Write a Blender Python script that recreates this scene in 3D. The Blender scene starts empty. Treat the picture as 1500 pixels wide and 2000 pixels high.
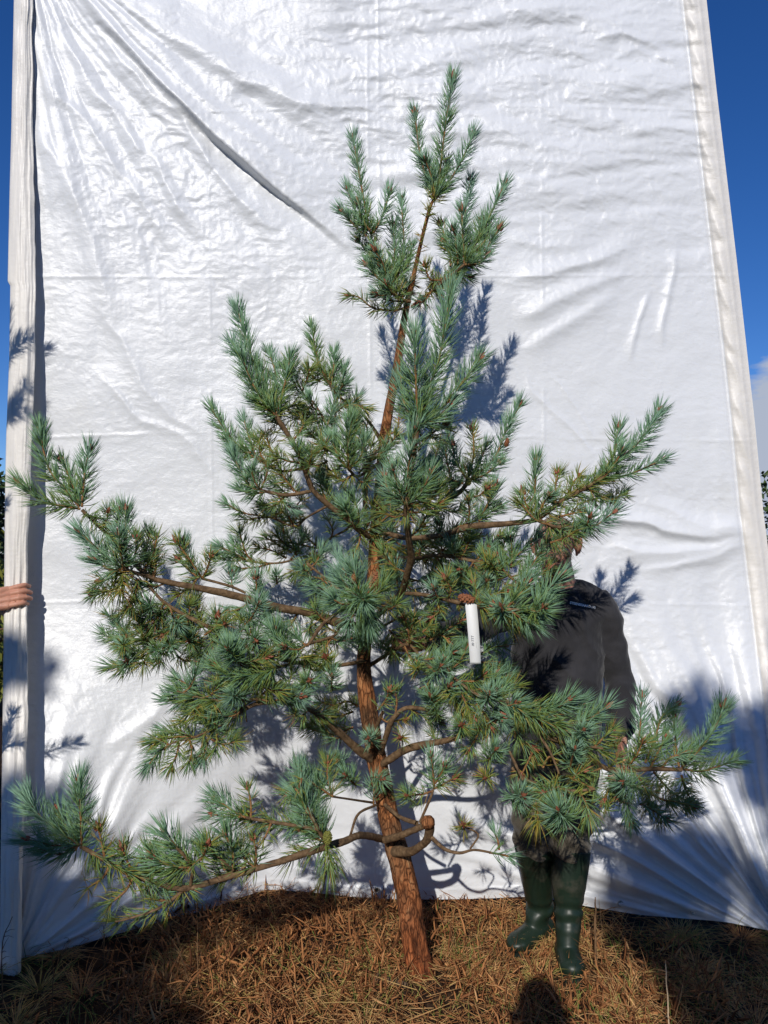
import bpy, bmesh, math, random
import numpy as np
from mathutils import Vector, Matrix, Quaternion

S = bpy.context.scene
COL = S.collection
rng = np.random.default_rng(7)
random.seed(7)

# ------------------------------------------------------------------ camera
F = 1503.0            # focal length in photo pixels (1500 x 2000)
PITCH = math.radians(3.05)
CAMZ = 1.55
cd = bpy.data.cameras.new('camera')
cam = bpy.data.objects.new('camera', cd); COL.objects.link(cam)
cam.location = (0, 0, CAMZ)
cam.rotation_euler = (math.radians(90) + PITCH, 0, 0)
cd.sensor_fit = 'VERTICAL'; cd.sensor_height = 32; cd.sensor_width = 24
cd.lens = F / 2000 * 32
cd.clip_start = 0.05; cd.clip_end = 2000
S.camera = cam

def at(px, py, d):
    """world point at forward distance d (along +Y) seen at photo pixel px,py"""
    a = (px - 750) / F; b = -(py - 1000) / F
    y = math.cos(PITCH) - b * math.sin(PITCH)
    z = math.sin(PITCH) + b * math.cos(PITCH)
    k = d / y
    return np.array([a * k, d, CAMZ + z * k])

def atv(px, py, d):
    a = (px - 750) / F; b = -(py - 1000) / F
    y = math.cos(PITCH) - b * math.sin(PITCH)
    z = math.sin(PITCH) + b * math.cos(PITCH)
    k = d / y
    return np.stack([a * k, d + 0 * a, CAMZ + z * k], -1)

# ------------------------------------------------------------------ light
LDIR = np.array([0.205, 1.0, -0.585]); LDIR /= np.linalg.norm(LDIR)
sun_el = math.asin(-LDIR[2])
sd = bpy.data.lights.new('sun', 'SUN'); so = bpy.data.objects.new('sun', sd); COL.objects.link(so)
sd.energy = 3.45; sd.angle = math.radians(0.53); sd.color = (1.0, 0.955, 0.89)
so.rotation_euler = Vector(LDIR).to_track_quat('-Z', 'Y').to_euler()
W = bpy.data.worlds.new('World'); S.world = W; W.use_nodes = True
nt = W.node_tree; nt.nodes.clear()
def wn(t, **k):
    n = nt.nodes.new(t)
    for a, b in k.items(): setattr(n, a, b)
    return n
sky = wn('ShaderNodeTexSky', sky_type='NISHITA', sun_disc=False)
sky.sun_elevation = sun_el
to_sun = -LDIR
sky.sun_rotation = math.atan2(to_sun[0], to_sun[1])
sky.altitude = 1500; sky.air_density = 1.0; sky.dust_density = 0.0; sky.ozone_density = 5.0
bg = wn('ShaderNodeBackground'); bg.inputs['Strength'].default_value = 0.070
out = wn('ShaderNodeOutputWorld')
# low cumulus in the sky, laid out in world directions
tc = wn('ShaderNodeTexCoord'); mp = wn('ShaderNodeMapping'); mp.inputs['Scale'].default_value = (2.2, 2.2, 5.5)
nz = wn('ShaderNodeTexNoise'); nz.inputs['Scale'].default_value = 2.3; nz.inputs['Detail'].default_value = 7; nz.inputs['Roughness'].default_value = 0.55
mp.inputs['Location'].default_value = (0.35, 0.1, 0.2)
sep = wn('ShaderNodeSeparateXYZ')
mr = wn('ShaderNodeMapRange'); mr.inputs['From Min'].default_value = 0.30; mr.inputs['From Max'].default_value = 0.02
mr.inputs['To Min'].default_value = -0.16; mr.inputs['To Max'].default_value = 0.10; mr.clamp = True
add = wn('ShaderNodeMath', operation='ADD')
# one nearer cumulus low in the direction of the right-hand edge
vd = wn('ShaderNodeVectorMath', operation='DISTANCE'); vd.inputs[1].default_value = (0.455, 0.868, 0.165)
vm = wn('ShaderNodeMapping'); vm.inputs['Scale'].default_value = (1, 1, 1)
cm = wn('ShaderNodeMapRange'); cm.inputs['From Min'].default_value = 0.14; cm.inputs['From Max'].default_value = 0.03; cm.inputs['To Min'].default_value = 0.0; cm.inputs['To Max'].default_value = 0.24
add2 = wn('ShaderNodeMath', operation='ADD')
cr = wn('ShaderNodeMapRange'); cr.inputs['From Min'].default_value = 0.52; cr.inputs['From Max'].default_value = 0.62
mx = wn('ShaderNodeMix', data_type='RGBA')
mx.inputs['B'].default_value = (5.6, 6.3, 7.8, 1)
L = nt.links.new
L(tc.outputs['Generated'], mp.inputs['Vector']); L(mp.outputs['Vector'], nz.inputs['Vector'])
L(tc.outputs['Generated'], sep.inputs[0]); L(sep.outputs['Z'], mr.inputs['Value'])
L(nz.outputs['Fac'], add.inputs[0]); L(mr.outputs['Result'], add.inputs[1])
L(tc.outputs['Generated'], vd.inputs[0]); L(vd.outputs['Value'], cm.inputs['Value']); L(cm.outputs['Result'], add2.inputs[0]); L(add.outputs[0], add2.inputs[1]); L(add2.outputs[0], cr.inputs['Value']); L(cr.outputs['Result'], mx.inputs['Factor'])
hs = wn('ShaderNodeHueSaturation'); hs.inputs['Saturation'].default_value = 1.22; hs.inputs['Value'].default_value = 1.32; hs.inputs['Hue'].default_value = 0.512
L(sky.outputs['Color'], hs.inputs['Color']); L(hs.outputs[0], mx.inputs['A']); L(mx.outputs['Result'], bg.inputs['Color'])
L(bg.outputs[0], out.inputs[0])
S.view_settings.view_transform = 'Standard'; S.view_settings.look = 'None'
S.view_settings.exposure = 0.10; S.view_settings.gamma = 1.0

# ------------------------------------------------------------------ helpers
def tag(o, label=None, cat=None, group=None, kind=None):
    if label: o['label'] = label
    if cat: o['category'] = cat
    if group: o['group'] = group
    if kind: o['kind'] = kind
    return o

def empty(name, loc=(0, 0, 0)):
    o = bpy.data.objects.new(name, None); COL.objects.link(o); o.location = loc
    o.empty_display_size = 0.1
    return o

def link(name, me, parent=None, mat=None):
    o = bpy.data.objects.new(name, me); COL.objects.link(o)
    if mat is not None:
        for m in (mat if isinstance(mat, (list, tuple)) else [mat]): me.materials.append(m)
    if parent is not None:
        o.parent = parent
        o.matrix_parent_inverse = Matrix.Translation(parent.location).inverted() if parent.type == 'EMPTY' else Matrix.Identity(4)
    return o

def npmesh(name, V, faces, smooth=True):
    """V (n,3); faces = list of int arrays (m,k) of differing k"""
    me = bpy.data.meshes.new(name)
    V = np.asarray(V, dtype=np.float32)
    faces = [np.asarray(f, dtype=np.int32) for f in faces if len(f)]
    nl = sum(f.size for f in faces); nf = sum(len(f) for f in faces)
    me.vertices.add(len(V)); me.vertices.foreach_set('co', V.ravel())
    me.loops.add(nl); me.polygons.add(nf)
    me.loops.foreach_set('vertex_index', np.concatenate([f.ravel() for f in faces]))
    tot = np.concatenate([np.full(len(f), f.shape[1], dtype=np.int32) for f in faces])
    st = np.concatenate([[0], np.cumsum(tot)[:-1]]).astype(np.int32)
    me.polygons.foreach_set('loop_start', st)
    me.polygons.foreach_set('loop_total', tot)
    me.polygons.foreach_set('use_smooth', np.full(nf, smooth))
    me.update(calc_edges=True); me.validate()
    return me

def grid_faces(nu, nv, off=0, wrap=False):
    i = np.arange(nu - 1)[:, None]; j = np.arange(nv if wrap else nv - 1)[None, :]
    a = i * nv + j; b = i * nv + (j + 1) % nv; c = (i + 1) * nv + (j + 1) % nv; d = (i + 1) * nv + j
    return np.stack([a, b, c, d], -1).reshape(-1, 4) + off

def _hash(ix, iy, iz, seed):
    h = (ix.astype(np.int64) * 374761393 + iy.astype(np.int64) * 668265263 + iz.astype(np.int64) * 2147483647 + seed * 1274126177) & 0xFFFFFFFF
    h = ((h ^ (h >> 13)) * 1274126177) & 0xFFFFFFFF
    return ((h ^ (h >> 16)) & 0xFFFFFF) / float(0xFFFFFF)
def vnoise(x, y, z=0, seed=0):
    x, y, z = np.broadcast_arrays(np.asarray(x, float), np.asarray(y, float), np.asarray(z, float))
    ix, iy, iz = np.floor(x), np.floor(y), np.floor(z)
    fx, fy, fz = x - ix, y - iy, z - iz
    fx = fx * fx * fx * (fx * (fx * 6 - 15) + 10); fy = fy * fy * fy * (fy * (fy * 6 - 15) + 10); fz = fz * fz * (3 - 2 * fz)
    r = 0
    for dx in (0, 1):
        for dy in (0, 1):
            for dz in (0, 1):
                r = r + _hash(ix + dx, iy + dy, iz + dz, seed) * (fx if dx else 1 - fx) * (fy if dy else 1 - fy) * (fz if dz else 1 - fz)
    return r * 2 - 1
def fbm(x, y, z=0, seed=0, o=4):
    r = 0; a = 1; s = 0
    for k in range(o):
        r = r + a * vnoise(np.asarray(x) * 2 ** k, np.asarray(y) * 2 ** k, np.asarray(z) * 2 ** k, seed + k); s += a; a *= 0.5
    return r / s
def sint(x, xs, ys, w=60.0):
    """piecewise-linear table with rounded kinks"""
    t = np.arange(xs[0] - 6 * w, xs[-1] + 6 * w, w / 12)
    y = np.interp(t, xs, ys); k = np.hanning(25); k /= k.sum()
    y = np.convolve(np.pad(y, 12, mode='edge'), k, mode='valid')
    return np.interp(x, t, y)
def smooth(a, b, x):
    t = np.clip((x - a) / (b - a), 0, 1); return t * t * (3 - 2 * t)

class MatB:
    def __init__(s, name, rough=0.6, spec=0.3):
        s.m = bpy.data.materials.new(name); s.m.use_nodes = True; s.t = s.m.node_tree
        s.b = s.t.nodes['Principled BSDF']; s.b.inputs['Roughness'].default_value = rough
        s.b.inputs['Specular IOR Level'].default_value = spec
    def n(s, t, **k):
        n = s.t.nodes.new(t)
        for a, b in k.items():
            if a in n.inputs: n.inputs[a].default_value = b
            else: setattr(n, a, b)
        return n
    def l(s, a, b): s.t.links.new(a, b)
    def noise(s, scale, detail=4, rough=0.5, coord='Object', stretch=None):
        tc = s.n('ShaderNodeTexCoord'); n = s.n('ShaderNodeTexNoise'); n.inputs['Scale'].default_value = scale
        n.inputs['Detail'].default_value = detail; n.inputs['Roughness'].default_value = rough
        if stretch:
            m = s.n('ShaderNodeMapping'); m.inputs['Scale'].default_value = stretch
            s.l(tc.outputs[coord], m.inputs[0]); s.l(m.outputs[0], n.inputs['Vector'])
        else: s.l(tc.outputs[coord], n.inputs['Vector'])
        return n.outputs['Fac']
    def ramp(s, fac, stops):
        r = s.n('ShaderNodeValToRGB'); e = r.color_ramp.elements
        while len(e) < len(stops): e.new(0.5)
        for el, (p, c) in zip(e, stops): el.position = p; el.color = (*c, 1)
        s.l(fac, r.inputs[0]); return r.outputs[0]
    def color(s, o): s.l(o, s.b.inputs['Base Color'])
    def bump(s, h, strength=0.3, dist=0.01, prev=None):
        b = s.n('ShaderNodeBump'); b.inputs['Strength'].default_value = strength; b.inputs['Distance'].default_value = dist
        s.l(h, b.inputs['Height'])
        if prev is not None: s.l(prev, b.inputs['Normal'])
        s.l(b.outputs[0], s.b.inputs['Normal']); return b.outputs[0]

def flatmat(name, col, rough=0.6, spec=0.3, var=0.15, scale=30, bump=0.0):
    M = MatB(name, rough, spec)
    f = M.noise(scale, 4)
    c = np.array(col)
    M.color(M.ramp(f, [(0.3, tuple(c * (1 - var))), (0.7, tuple(np.minimum(c * (1 + var), 1)))]))
    if bump: M.bump(f, bump, 0.003)
    return M.m

def tube_arrays(P, R, seg=10, twist=0.0):
    """swept tube through points P (n,3) with radii R (n,) or (n,2); returns V, quads"""
    P = np.asarray(P, float); n = len(P); R = np.asarray(R, float)
    if R.ndim == 1: R = np.stack([R, R], -1)
    T = np.gradient(P, axis=0); T /= np.linalg.norm(T, axis=1)[:, None] + 1e-12
    up = np.array([0, 1.0, 0]) if abs(T[0][1]) < 0.9 else np.array([1.0, 0, 0])
    N = []; v = up - T[0] * up.dot(T[0]); v /= np.linalg.norm(v)
    for i in range(n):
        v = v - T[i] * v.dot(T[i]); v /= np.linalg.norm(v); N.append(v.copy())
    N = np.array(N); B = np.cross(T, N)
    a = np.linspace(0, 2 * math.pi, seg, endpoint=False)
    V = P[:, None, :] + R[:, 0, None, None] * np.cos(a)[None, :, None] * N[:, None, :] + R[:, 1, None, None] * np.sin(a)[None, :, None] * B[:, None, :]
    return V.reshape(-1, 3), grid_faces(n, seg, wrap=True)

def resample(P, step):
    """Catmull-Rom through rows of P (k,m)"""
    P = np.asarray(P, float)
    if len(P) < 3:
        n = max(2, int(np.linalg.norm(P[-1][:3] - P[0][:3]) / step) + 1)
        t = np.linspace(0, 1, n)[:, None]; return P[0] * (1 - t) + P[-1] * t
    Q = np.vstack([2 * P[0] - P[1], P, 2 * P[-1] - P[-2]]); o = []
    for i in range(1, len(Q) - 2):
        p0, p1, p2, p3 = Q[i - 1:i + 3]
        n = max(1, int(np.linalg.norm((p2 - p1)[:3]) / step))
        for k in range(n):
            t = k / n
            o.append(0.5 * (2 * p1 + (p2 - p0) * t + (2 * p0 - 5 * p1 + 4 * p2 - p3) * t * t + (3 * p1 - p0 - 3 * p2 + p3) * t ** 3))
    o.append(P[-1]); return np.array(o)

class Geo:
    def __init__(s): s.V = []; s.F = {}; s.n = 0; s.mi = {}
    def add(s, V, F, mat=0):
        for f in (F if isinstance(F, list) else [F]):
            f = np.asarray(f)
            if len(f): s.F.setdefault(f.shape[1], []).append((f + s.n, mat))
        s.V.append(np.asarray(V)); s.n += len(V)
    def mesh(s, name, smooth=True):
        fs = []; mi = []
        for k in sorted(s.F):
            for f, m in s.F[k]: fs.append(f); mi.append(np.full(len(f), m, dtype=np.int32))
        me = npmesh(name, np.concatenate(s.V), fs, smooth)
        mi = np.concatenate(mi)
        if mi.max() > 0 and len(mi) == len(me.polygons): me.polygons.foreach_set('material_index', mi)
        return me

TRX, TRY, TRZ = at(820, 1899, 2.86)
def ground_z(x, y):
    r = ground_raw(x, y); k = np.exp(-(((x - TRX) / .16) ** 2 + ((y - TRY) / .16) ** 2))
    return r + k * (TRZ - float(ground_raw(TRX, TRY)))
def ground_raw(x, y):
    x = np.asarray(x, float); y = np.asarray(y, float)
    h = 0.030 * fbm(x * 1.3 + 5, y * 1.3, 0, 11, 3) + 0.030 * fbm(x * 4.6, y * 4.6, 0, 12, 3) * smooth(3.45, 3.2, y)
    h = h + 0.05 * np.exp(-(((x + 0.45) / 0.30) ** 2 + ((y - 3.45) / 0.25) ** 2))
    far = smooth(4.5, 20, np.hypot(x, y))
    return h * (1 - far) + far * 0.25 * fbm(x * 0.05, y * 0.05, 0, 3, 3)
# ------------------------------------------------------------------ ground
gx = np.concatenate([-np.geomspace(220, 3.2, 40), np.linspace(-3, 3, 260), np.geomspace(3.2, 220, 40)])
gy = np.concatenate([-np.geomspace(220, 1.2, 40), np.linspace(-1, 6, 260), np.geomspace(6.2, 260, 40)])
GX, GY = np.meshgrid(gx, gy, indexing='ij')
GZ = ground_z(GX, GY) + 0.012 * fbm(GX * 9, GY * 9, 0, 5, 3) * (np.hypot(GX, GY - 2) < 5)
M = MatB('soil', 0.95, 0.15)
f1 = M.noise(14, 8, 0.65); f2 = M.noise(90, 5, 0.6)
c1 = M.ramp(f1, [(0.3, (0.012, 0.007, 0.005)), (0.55, (0.035, 0.020, 0.012)), (0.8, (0.08, 0.05, 0.028))])
M.color(c1); M.bump(f2, 0.8, 0.01)
link('ground', npmesh('ground', np.stack([GX, GY, GZ], -1).reshape(-1, 3), [grid_faces(len(gx), len(gy))]), None, M.m)['kind'] = 'structure'

# ------------------------------------------------------------------ tarpaulin
botp = np.array([(-40, 1892), (40, 1872), (130, 1853), (250, 1818), (330, 1795), (400, 1779), (470, 1753), (520, 1737), (600, 1742), (680, 1751), (760, 1756),
                 (850, 1757), (950, 1755), (1030, 1751), (1100, 1760), (1150, 1771), (1250, 1787), (1350, 1795), (1420, 1801), (1500, 1817), (1620, 1850)], float)
rightp = np.array([(-400, 1328), (0, 1380), (180, 1400), (500, 1438), (650, 1455), (830, 1475), (1000, 1491), (1100, 1504), (1400, 1540), (1817, 1590)], float)
stripL = np.array([(-400, 30), (0, 27), (250, 22), (400, 18), (550, 15), (558, 20), (700, 18), (850, 12), (950, 10), (1150, 8), (1400, 5), (1600, 2), (1930, -2)], float)
stripR = np.array([(-400, 62), (0, 63), (300, 65), (560, 70), (700, 68), (850, 63), (1000, 58), (1100, 53), (1200, 52), (1400, 56), (1650, 45), (1800, 42), (1930, 40)], float)
def Dcol(px):
    return sint(px, [-60, 40, 130, 250, 400, 520, 760, 1030, 1250, 1420, 1600], [2.90, 2.97, 3.04, 3.18, 3.34, 3.50, 3.46, 3.48, 3.28, 3.23, 3.10], 90)
def Dbase(px, py):
    k = smooth(1750, 1100, py)
    up = sint(px, [-60, 250, 750, 1250, 1600], [3.27, 3.33, 3.46, 3.53, 3.57], 200) - 0.00011 * np.maximum(0, 1000 - py)
    return Dcol(px) * (1 - k) + up * k

def seg_fold(px, py, pts, wu, wl, amp, taper=0.25):
    """fold along a polyline; wu/wl widths (photo px) on upper / lower side, amp metres toward camera"""
    pts = np.array(pts, float); best = np.full(px.shape, 1e9); sgn = np.zeros(px.shape); tt = np.zeros(px.shape)
    L = np.concatenate([[0], np.cumsum(np.linalg.norm(np.diff(pts, axis=0), axis=1))])
    for i in range(len(pts) - 1):
        a, b = pts[i], pts[i + 1]; d = b - a; l = np.linalg.norm(d)
        t = np.clip(((px - a[0]) * d[0] + (py - a[1]) * d[1]) / l ** 2, 0, 1)
        qx, qy = px - (a[0] + t * d[0]), py - (a[1] + t * d[1]); q = np.hypot(qx, qy)
        s = np.sign(d[0] * qy - d[1] * qx); m = q < best
        best = np.where(m, q, best); sgn = np.where(m, s, sgn); tt = np.where(m, (L[i] + t * l) / L[-1], tt)
    w = np.where(sgn < 0, wu, wl)
    env = smooth(0, taper, tt) * smooth(1, 1 - taper, tt)
    return amp * env * np.exp(-(best / w) ** 1.6)

def radial(px, py, cx, cy, a0, a1, k, amp, r0, r1, seed, sharp=1.0):
    dx, dy = px - cx, py - cy; r = np.hypot(dx, dy) + 1e-6; th = np.degrees(np.arctan2(dy, dx))
    ph = th / k + 0.55 * fbm(r / 160, th / 9, 0, seed, 2)
    w = vnoise(ph, 0 * ph, 0, seed + 3) + 0.5 * vnoise(ph * 2.1, r / 300, 0, seed + 4)
    w = np.sign(w) * np.abs(w) ** sharp
    env = smooth(a0 - 8, a0 + 4, th) * smooth(a1 + 8, a1 - 4, th) * smooth(0, r0, r) * smooth(r1, r1 * 0.35, r)
    return amp * env * w

def tarp_disp(px, py):
    """displacement toward the camera (m)"""
    h = 0 * px
    n1 = 14 * fbm(px / 90, py / 90, 0, 71, 2)
    qx, qy = px + n1, py - n1
    # one long deep fold from the upper left corner towards the tree top
    h += seg_fold(px + n1 * .25, py, [(90, -60), (290, 135), (420, 262), (540, 366), (640, 446), (700, 500), (724, 545)], 85, 7, 0.040, 0.45)
    h += seg_fold(qx, qy, [(150, 20), (290, 165), (400, 290), (480, 385), (560, 470)], 12, 26, 0.024, 0.3)
    h -= seg_fold(px + n1 * .25, py, [(290, 168), (400, 264), (520, 366), (620, 446), (690, 512)], 7, 26, 0.022, 0.4)
    h += seg_fold(qx, qy, [(70, 20), (180, 150), (280, 290), (360, 400), (420, 470)], 14, 22, 0.018)
    h += seg_fold(qx, qy, [(70, 90), (150, 220), (230, 340), (330, 480)], 12, 20, 0.015)
    h += seg_fold(qx, qy, [(66, 200), (130, 360), (180, 500), (240, 640)], 16, 22, 0.012)
    h += seg_fold(qx, qy, [(180, -60), (320, 60), (470, 150), (620, 200), (760, 230)], 30, 22, 0.020)
    h += radial(px, py, 40, -140, 28, 80, 5.2, 0.013, 200, 1150, 21)
    h += radial(px, py, 30, -60, 45, 88, 2.6, 0.003, 260, 900, 25)
    # top centre and right: broad, nearly horizontal waves
    h += 0.015 * fbm(px / 340, py / 62 + px / 500, 0, 31, 3) * smooth(480, 760, px) * smooth(620, 380, py)
    h += 0.011 * fbm(px / 160, py / 40 - px / 700, 0, 32, 3) * smooth(450, 760, px) * smooth(520, 250, py)
    # swags right of the tree
    for p, wu, wl, a in [([(960, 560), (1040, 545), (1140, 515), (1260, 468)], 20, 15, .020), ([(985, 640), (1080, 590), (1180, 545), (1260, 520)], 24, 16, .018),
                         ([(1000, 700), (1090, 640), (1160, 600), (1230, 560)], 18, 18, .012), ([(970, 470), (1080, 480), (1180, 470)], 20, 14, .009),
                         ([(1330, 455), (1322, 520), (1300, 600), (1284, 700)], 5, 10, .009), ([(1272, 560), (1245, 630), (1225, 720)], 4, 9, .008),
                         ([(1010, 720), (1060, 800), (1120, 850), (1190, 900)], 5, 6, .004), ([(1070, 700), (1110, 780), (1160, 840), (1190, 860)], 4, 5, .003),
                         ([(1150, 150), (1250, 90), (1350, 130)], 10, 8, .006), ([(1100, 105), (1220, 60), (1280, 80), (1360, 130)], 10, 10, .008),
                         ([(1180, 150), (1280, 170), (1370, 205)], 12, 10, .007), ([(1200, 270), (1290, 250), (1375, 252)], 14, 9, .007),
                         ([(1120, 1000), (1230, 1010), (1340, 1030), (1474, 1052)], 18, 10, .026), ([(1250, 960), (1360, 1010), (1474, 1050)], 12, 12, .012),
                         ([(1160, 1075), (1300, 1070), (1474, 1056)], 10, 20, .018), ([(1230, 1115), (1360, 1090), (1474, 1060)], 10, 14, .012),
                         ([(150, 700), (290, 820), (380, 880), (460, 960)], 7, 9, .006), ([(180, 560), (260, 700), (330, 820), (420, 870)], 9, 9, .006),
                         ([(560, 520), (680, 700), (700, 800)], 30, 30, .008), ([(200, 1460), (300, 1400), (330, 1330)], 14, 14, .010)]:
        h += seg_fold(qx, qy, p, wu, wl, a, 0.3)
    # fans pulled into the lower corners
    h += radial(px, py, 1545, 1850, -180, -95, 3.6, 0.026, 140, 900, 41)
    h += radial(px, py, 1545, 1850, -178, -100, 1.6, 0.007, 140, 700, 43)
    h += radial(px, py, 20, 1895, -85, -8, 5.0, 0.020, 90, 620, 47)
    h += 0.010 * fbm(px / 60, py / 400, 0, 51, 2) * smooth(1280, 1400, px) * smooth(700, 900, py) * smooth(1500, 1300, py)
    # lower centre: horizontal tension lines above the hem
    h += 0.005 * fbm(px / 300, py / 28, 0, 61, 3) * smooth(1560, 1680, py) * smooth(420, 560, px) * smooth(1180, 1000, px)
    # crumple
    nx, ny = px + 20 * fbm(px / 60, py / 60, 0, 81, 2), py + 20 * fbm(px / 60, py / 60, 0, 82, 2)
    r1 = 1 - np.abs(fbm(nx / 48, ny / 30, 0, 83, 3)) * 2
    r2 = 1 - np.abs(fbm(nx / 20, ny / 14, 0, 84, 3)) * 2
    zone = 0.26 + 0.34 * smooth(-.1, .5, fbm(px / 260, py / 200, 0, 88, 2)) + 0.55 * np.exp(-(((px - 330) / 190) ** 2 + ((py - 400) / 230) ** 2)) + 0.65 * np.exp(-(((px - 800) / 330) ** 2 + ((py - 170) / 170) ** 2)) + 0.4 * smooth(1000, 1200, px) * smooth(1050, 1150, py) + 0.45 * smooth(900, 1100, px) * smooth(700, 450, py)
    r3 = 1 - np.abs(fbm(nx / 9, ny / 7, 0, 86, 2)) * 2
    h += zone * (0.0030 * r1 + 0.0019 * r2 + 0.0008 * r3)
    h += 0.010 * fbm(px / 210, py / 170, 0, 85, 3)
    # packing creases: straight thin lines
    for yy in (208, 533, 845, 1165, 1560):
        h += 0.0022 * np.exp(-((py - yy - 6 * np.sin(px / 260 + yy) - (abs(px - 750) / 600) * 10) / 2.6) ** 2) * (0.3 + 0.7 * (vnoise(px / 120, yy, 0, 9) > -0.2))
    for xx in (722, 744, 1060, 410):
        h += 0.0020 * np.exp(-((px - xx - (py - 600) * 0.01) / 2.6) ** 2) * (0.2 + 0.8 * (vnoise(py / 120, xx, 0, 8) > 0))
    return h

NU, NV = 560, 760
u = np.linspace(0, 1, NU)[:, None]; v = np.linspace(0, 1, NV)[None, :]
TOPY = -420.0
PX = np.zeros((NU, NV)); PY = np.zeros((NU, NV))
xl0 = 8.0
x_ = xl0 + u * 1532 + 0 * v
for _ in range(3):
    yb = sint(x_, botp[:, 0], botp[:, 1], 30)
    y_ = TOPY + v * (yb - TOPY)
    xr = np.interp(y_, rightp[:, 0], rightp[:, 1])
    xl_ = np.interp(y_, stripL[:, 0], stripL[:, 1]) + 7
    x_ = xl_ + u * (xr - xl_)
PX, PY = x_, y_
Dd = Dbase(PX, PY)
H = tarp_disp(PX, PY)
dr = (xr - PX)                      # distance from the right edge, photo px
edge = smooth(0, 40, dr) * smooth(0, 26, yb - PY)
H = H * (0.25 + 0.75 * edge)
# hem pocket on the right and the hemmed bottom edge
H += 0.020 * np.exp(-((dr - 26) / 16) ** 2) + 0.004 * np.exp(-((dr - 14) / 2.5) ** 2) - 0.012 * np.exp(-((dr - 47) / 4) ** 2)
H += 0.004 * np.sin(PY / 11 + dr / 7 + 2 * fbm(PY / 60, dr / 30, 0, 5, 2)) * np.exp(-((dr - 30) / 12) ** 2) * smooth(1250, 900, PY)
H += 0.004 * smooth(24, 20, yb - PY)
Pm = atv(PX, PY, Dd - H)
Pm[..., 2] = np.maximum(Pm[..., 2], ground_z(Pm[..., 0], Pm[..., 1]) + 0.012)
gap = smooth(40, 0, yb - PY)
me = npmesh('tarpaulin', Pm.reshape(-1, 3), [grid_faces(NU, NV)])

def tarp_material(name, col, warm=0.0, rough=0.34):
    M = MatB(name, rough, 0.55)
    tc = M.n('ShaderNodeTexCoord')
    f = M.noise(0.9, 5, 0.6)
    c = M.ramp(f, [(0.3, tuple(np.array(col) * 0.955)), (0.6, col)])
    # faint stains
    st = M.noise(2.1, 6, 0.7)
    s2 = M.ramp(st, [(0.60, (0, 0, 0)), (0.78, (1, 1, 1))])
    mixn = M.n('ShaderNodeMix', data_type='RGBA'); mixn.inputs['B'].default_value = (0.62, 0.60, 0.50, 1)
    mul = M.n('ShaderNodeMath', operation='MULTIPLY'); mul.inputs[1].default_value = 0.30
    M.l(s2, mul.inputs[0]); M.l(mul.outputs[0], mixn.inputs['Factor']); M.l(c, mixn.inputs['A'])
    M.color(mixn.outputs['Result'])
    # woven tape texture
    wv = []
    for d in ('X', 'Z'):
        w = M.n('ShaderNodeTexWave', wave_type='BANDS', bands_direction=d); w.inputs['Scale'].default_value = 62 if d == 'X' else 70
        w.inputs['Distortion'].default_value = 0.8; w.inputs['Detail'].default_value = 1.0; w.inputs['Detail Scale'].default_value = 0.4
        M.l(tc.outputs['Object'], w.inputs['Vector']); wv.append(w.outputs['Fac'])
    a = M.n('ShaderNodeMath', operation='ADD'); M.l(wv[0], a.inputs[0]); M.l(wv[1], a.inputs[1])
    fine = M.noise(55, 6, 0.62, stretch=(1, 1, 1.6)); crk = M.noise(17, 7, 0.6, stretch=(1, 1, 1.5))
    b1 = M.n('ShaderNodeBump'); b1.inputs['Strength'].default_value = 0.16; b1.inputs['Distance'].default_value = 0.0012; M.l(a.outputs[0], b1.inputs['Height'])
    b2 = M.n('ShaderNodeBump'); b2.inputs['Strength'].default_value = 0.28; b2.inputs['Distance'].default_value = 0.0035; M.l(fine, b2.inputs['Height']); M.l(b1.outputs[0], b2.inputs['Normal'])
    b3 = M.n('ShaderNodeBump'); b3.inputs['Strength'].default_value = 0.28; b3.inputs['Distance'].default_value = 0.010; M.l(crk, b3.inputs['Height']); M.l(b2.outputs[0], b3.inputs['Normal'])
    M.l(b3.outputs[0], M.b.inputs['Normal'])
    return M.m
tarp_m = tarp_material('white_woven_plastic', (0.72, 0.735, 0.755))
hem_m = tarp_material('cream_woven_plastic', (0.78, 0.745, 0.69), rough=0.45)
tarp = link('tarpaulin', me, None, [tarp_m, hem_m])
tag(tarp, 'huge white woven plastic tarpaulin held upright behind the pine as a backdrop', 'tarpaulin')
# material index for hem strips
mi = np.zeros((NU - 1, NV - 1), dtype=np.int32); drc = dr[:-1, :-1]
mi[(drc < 46)] = 1
me.polygons.foreach_set('material_index', mi.ravel())

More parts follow.
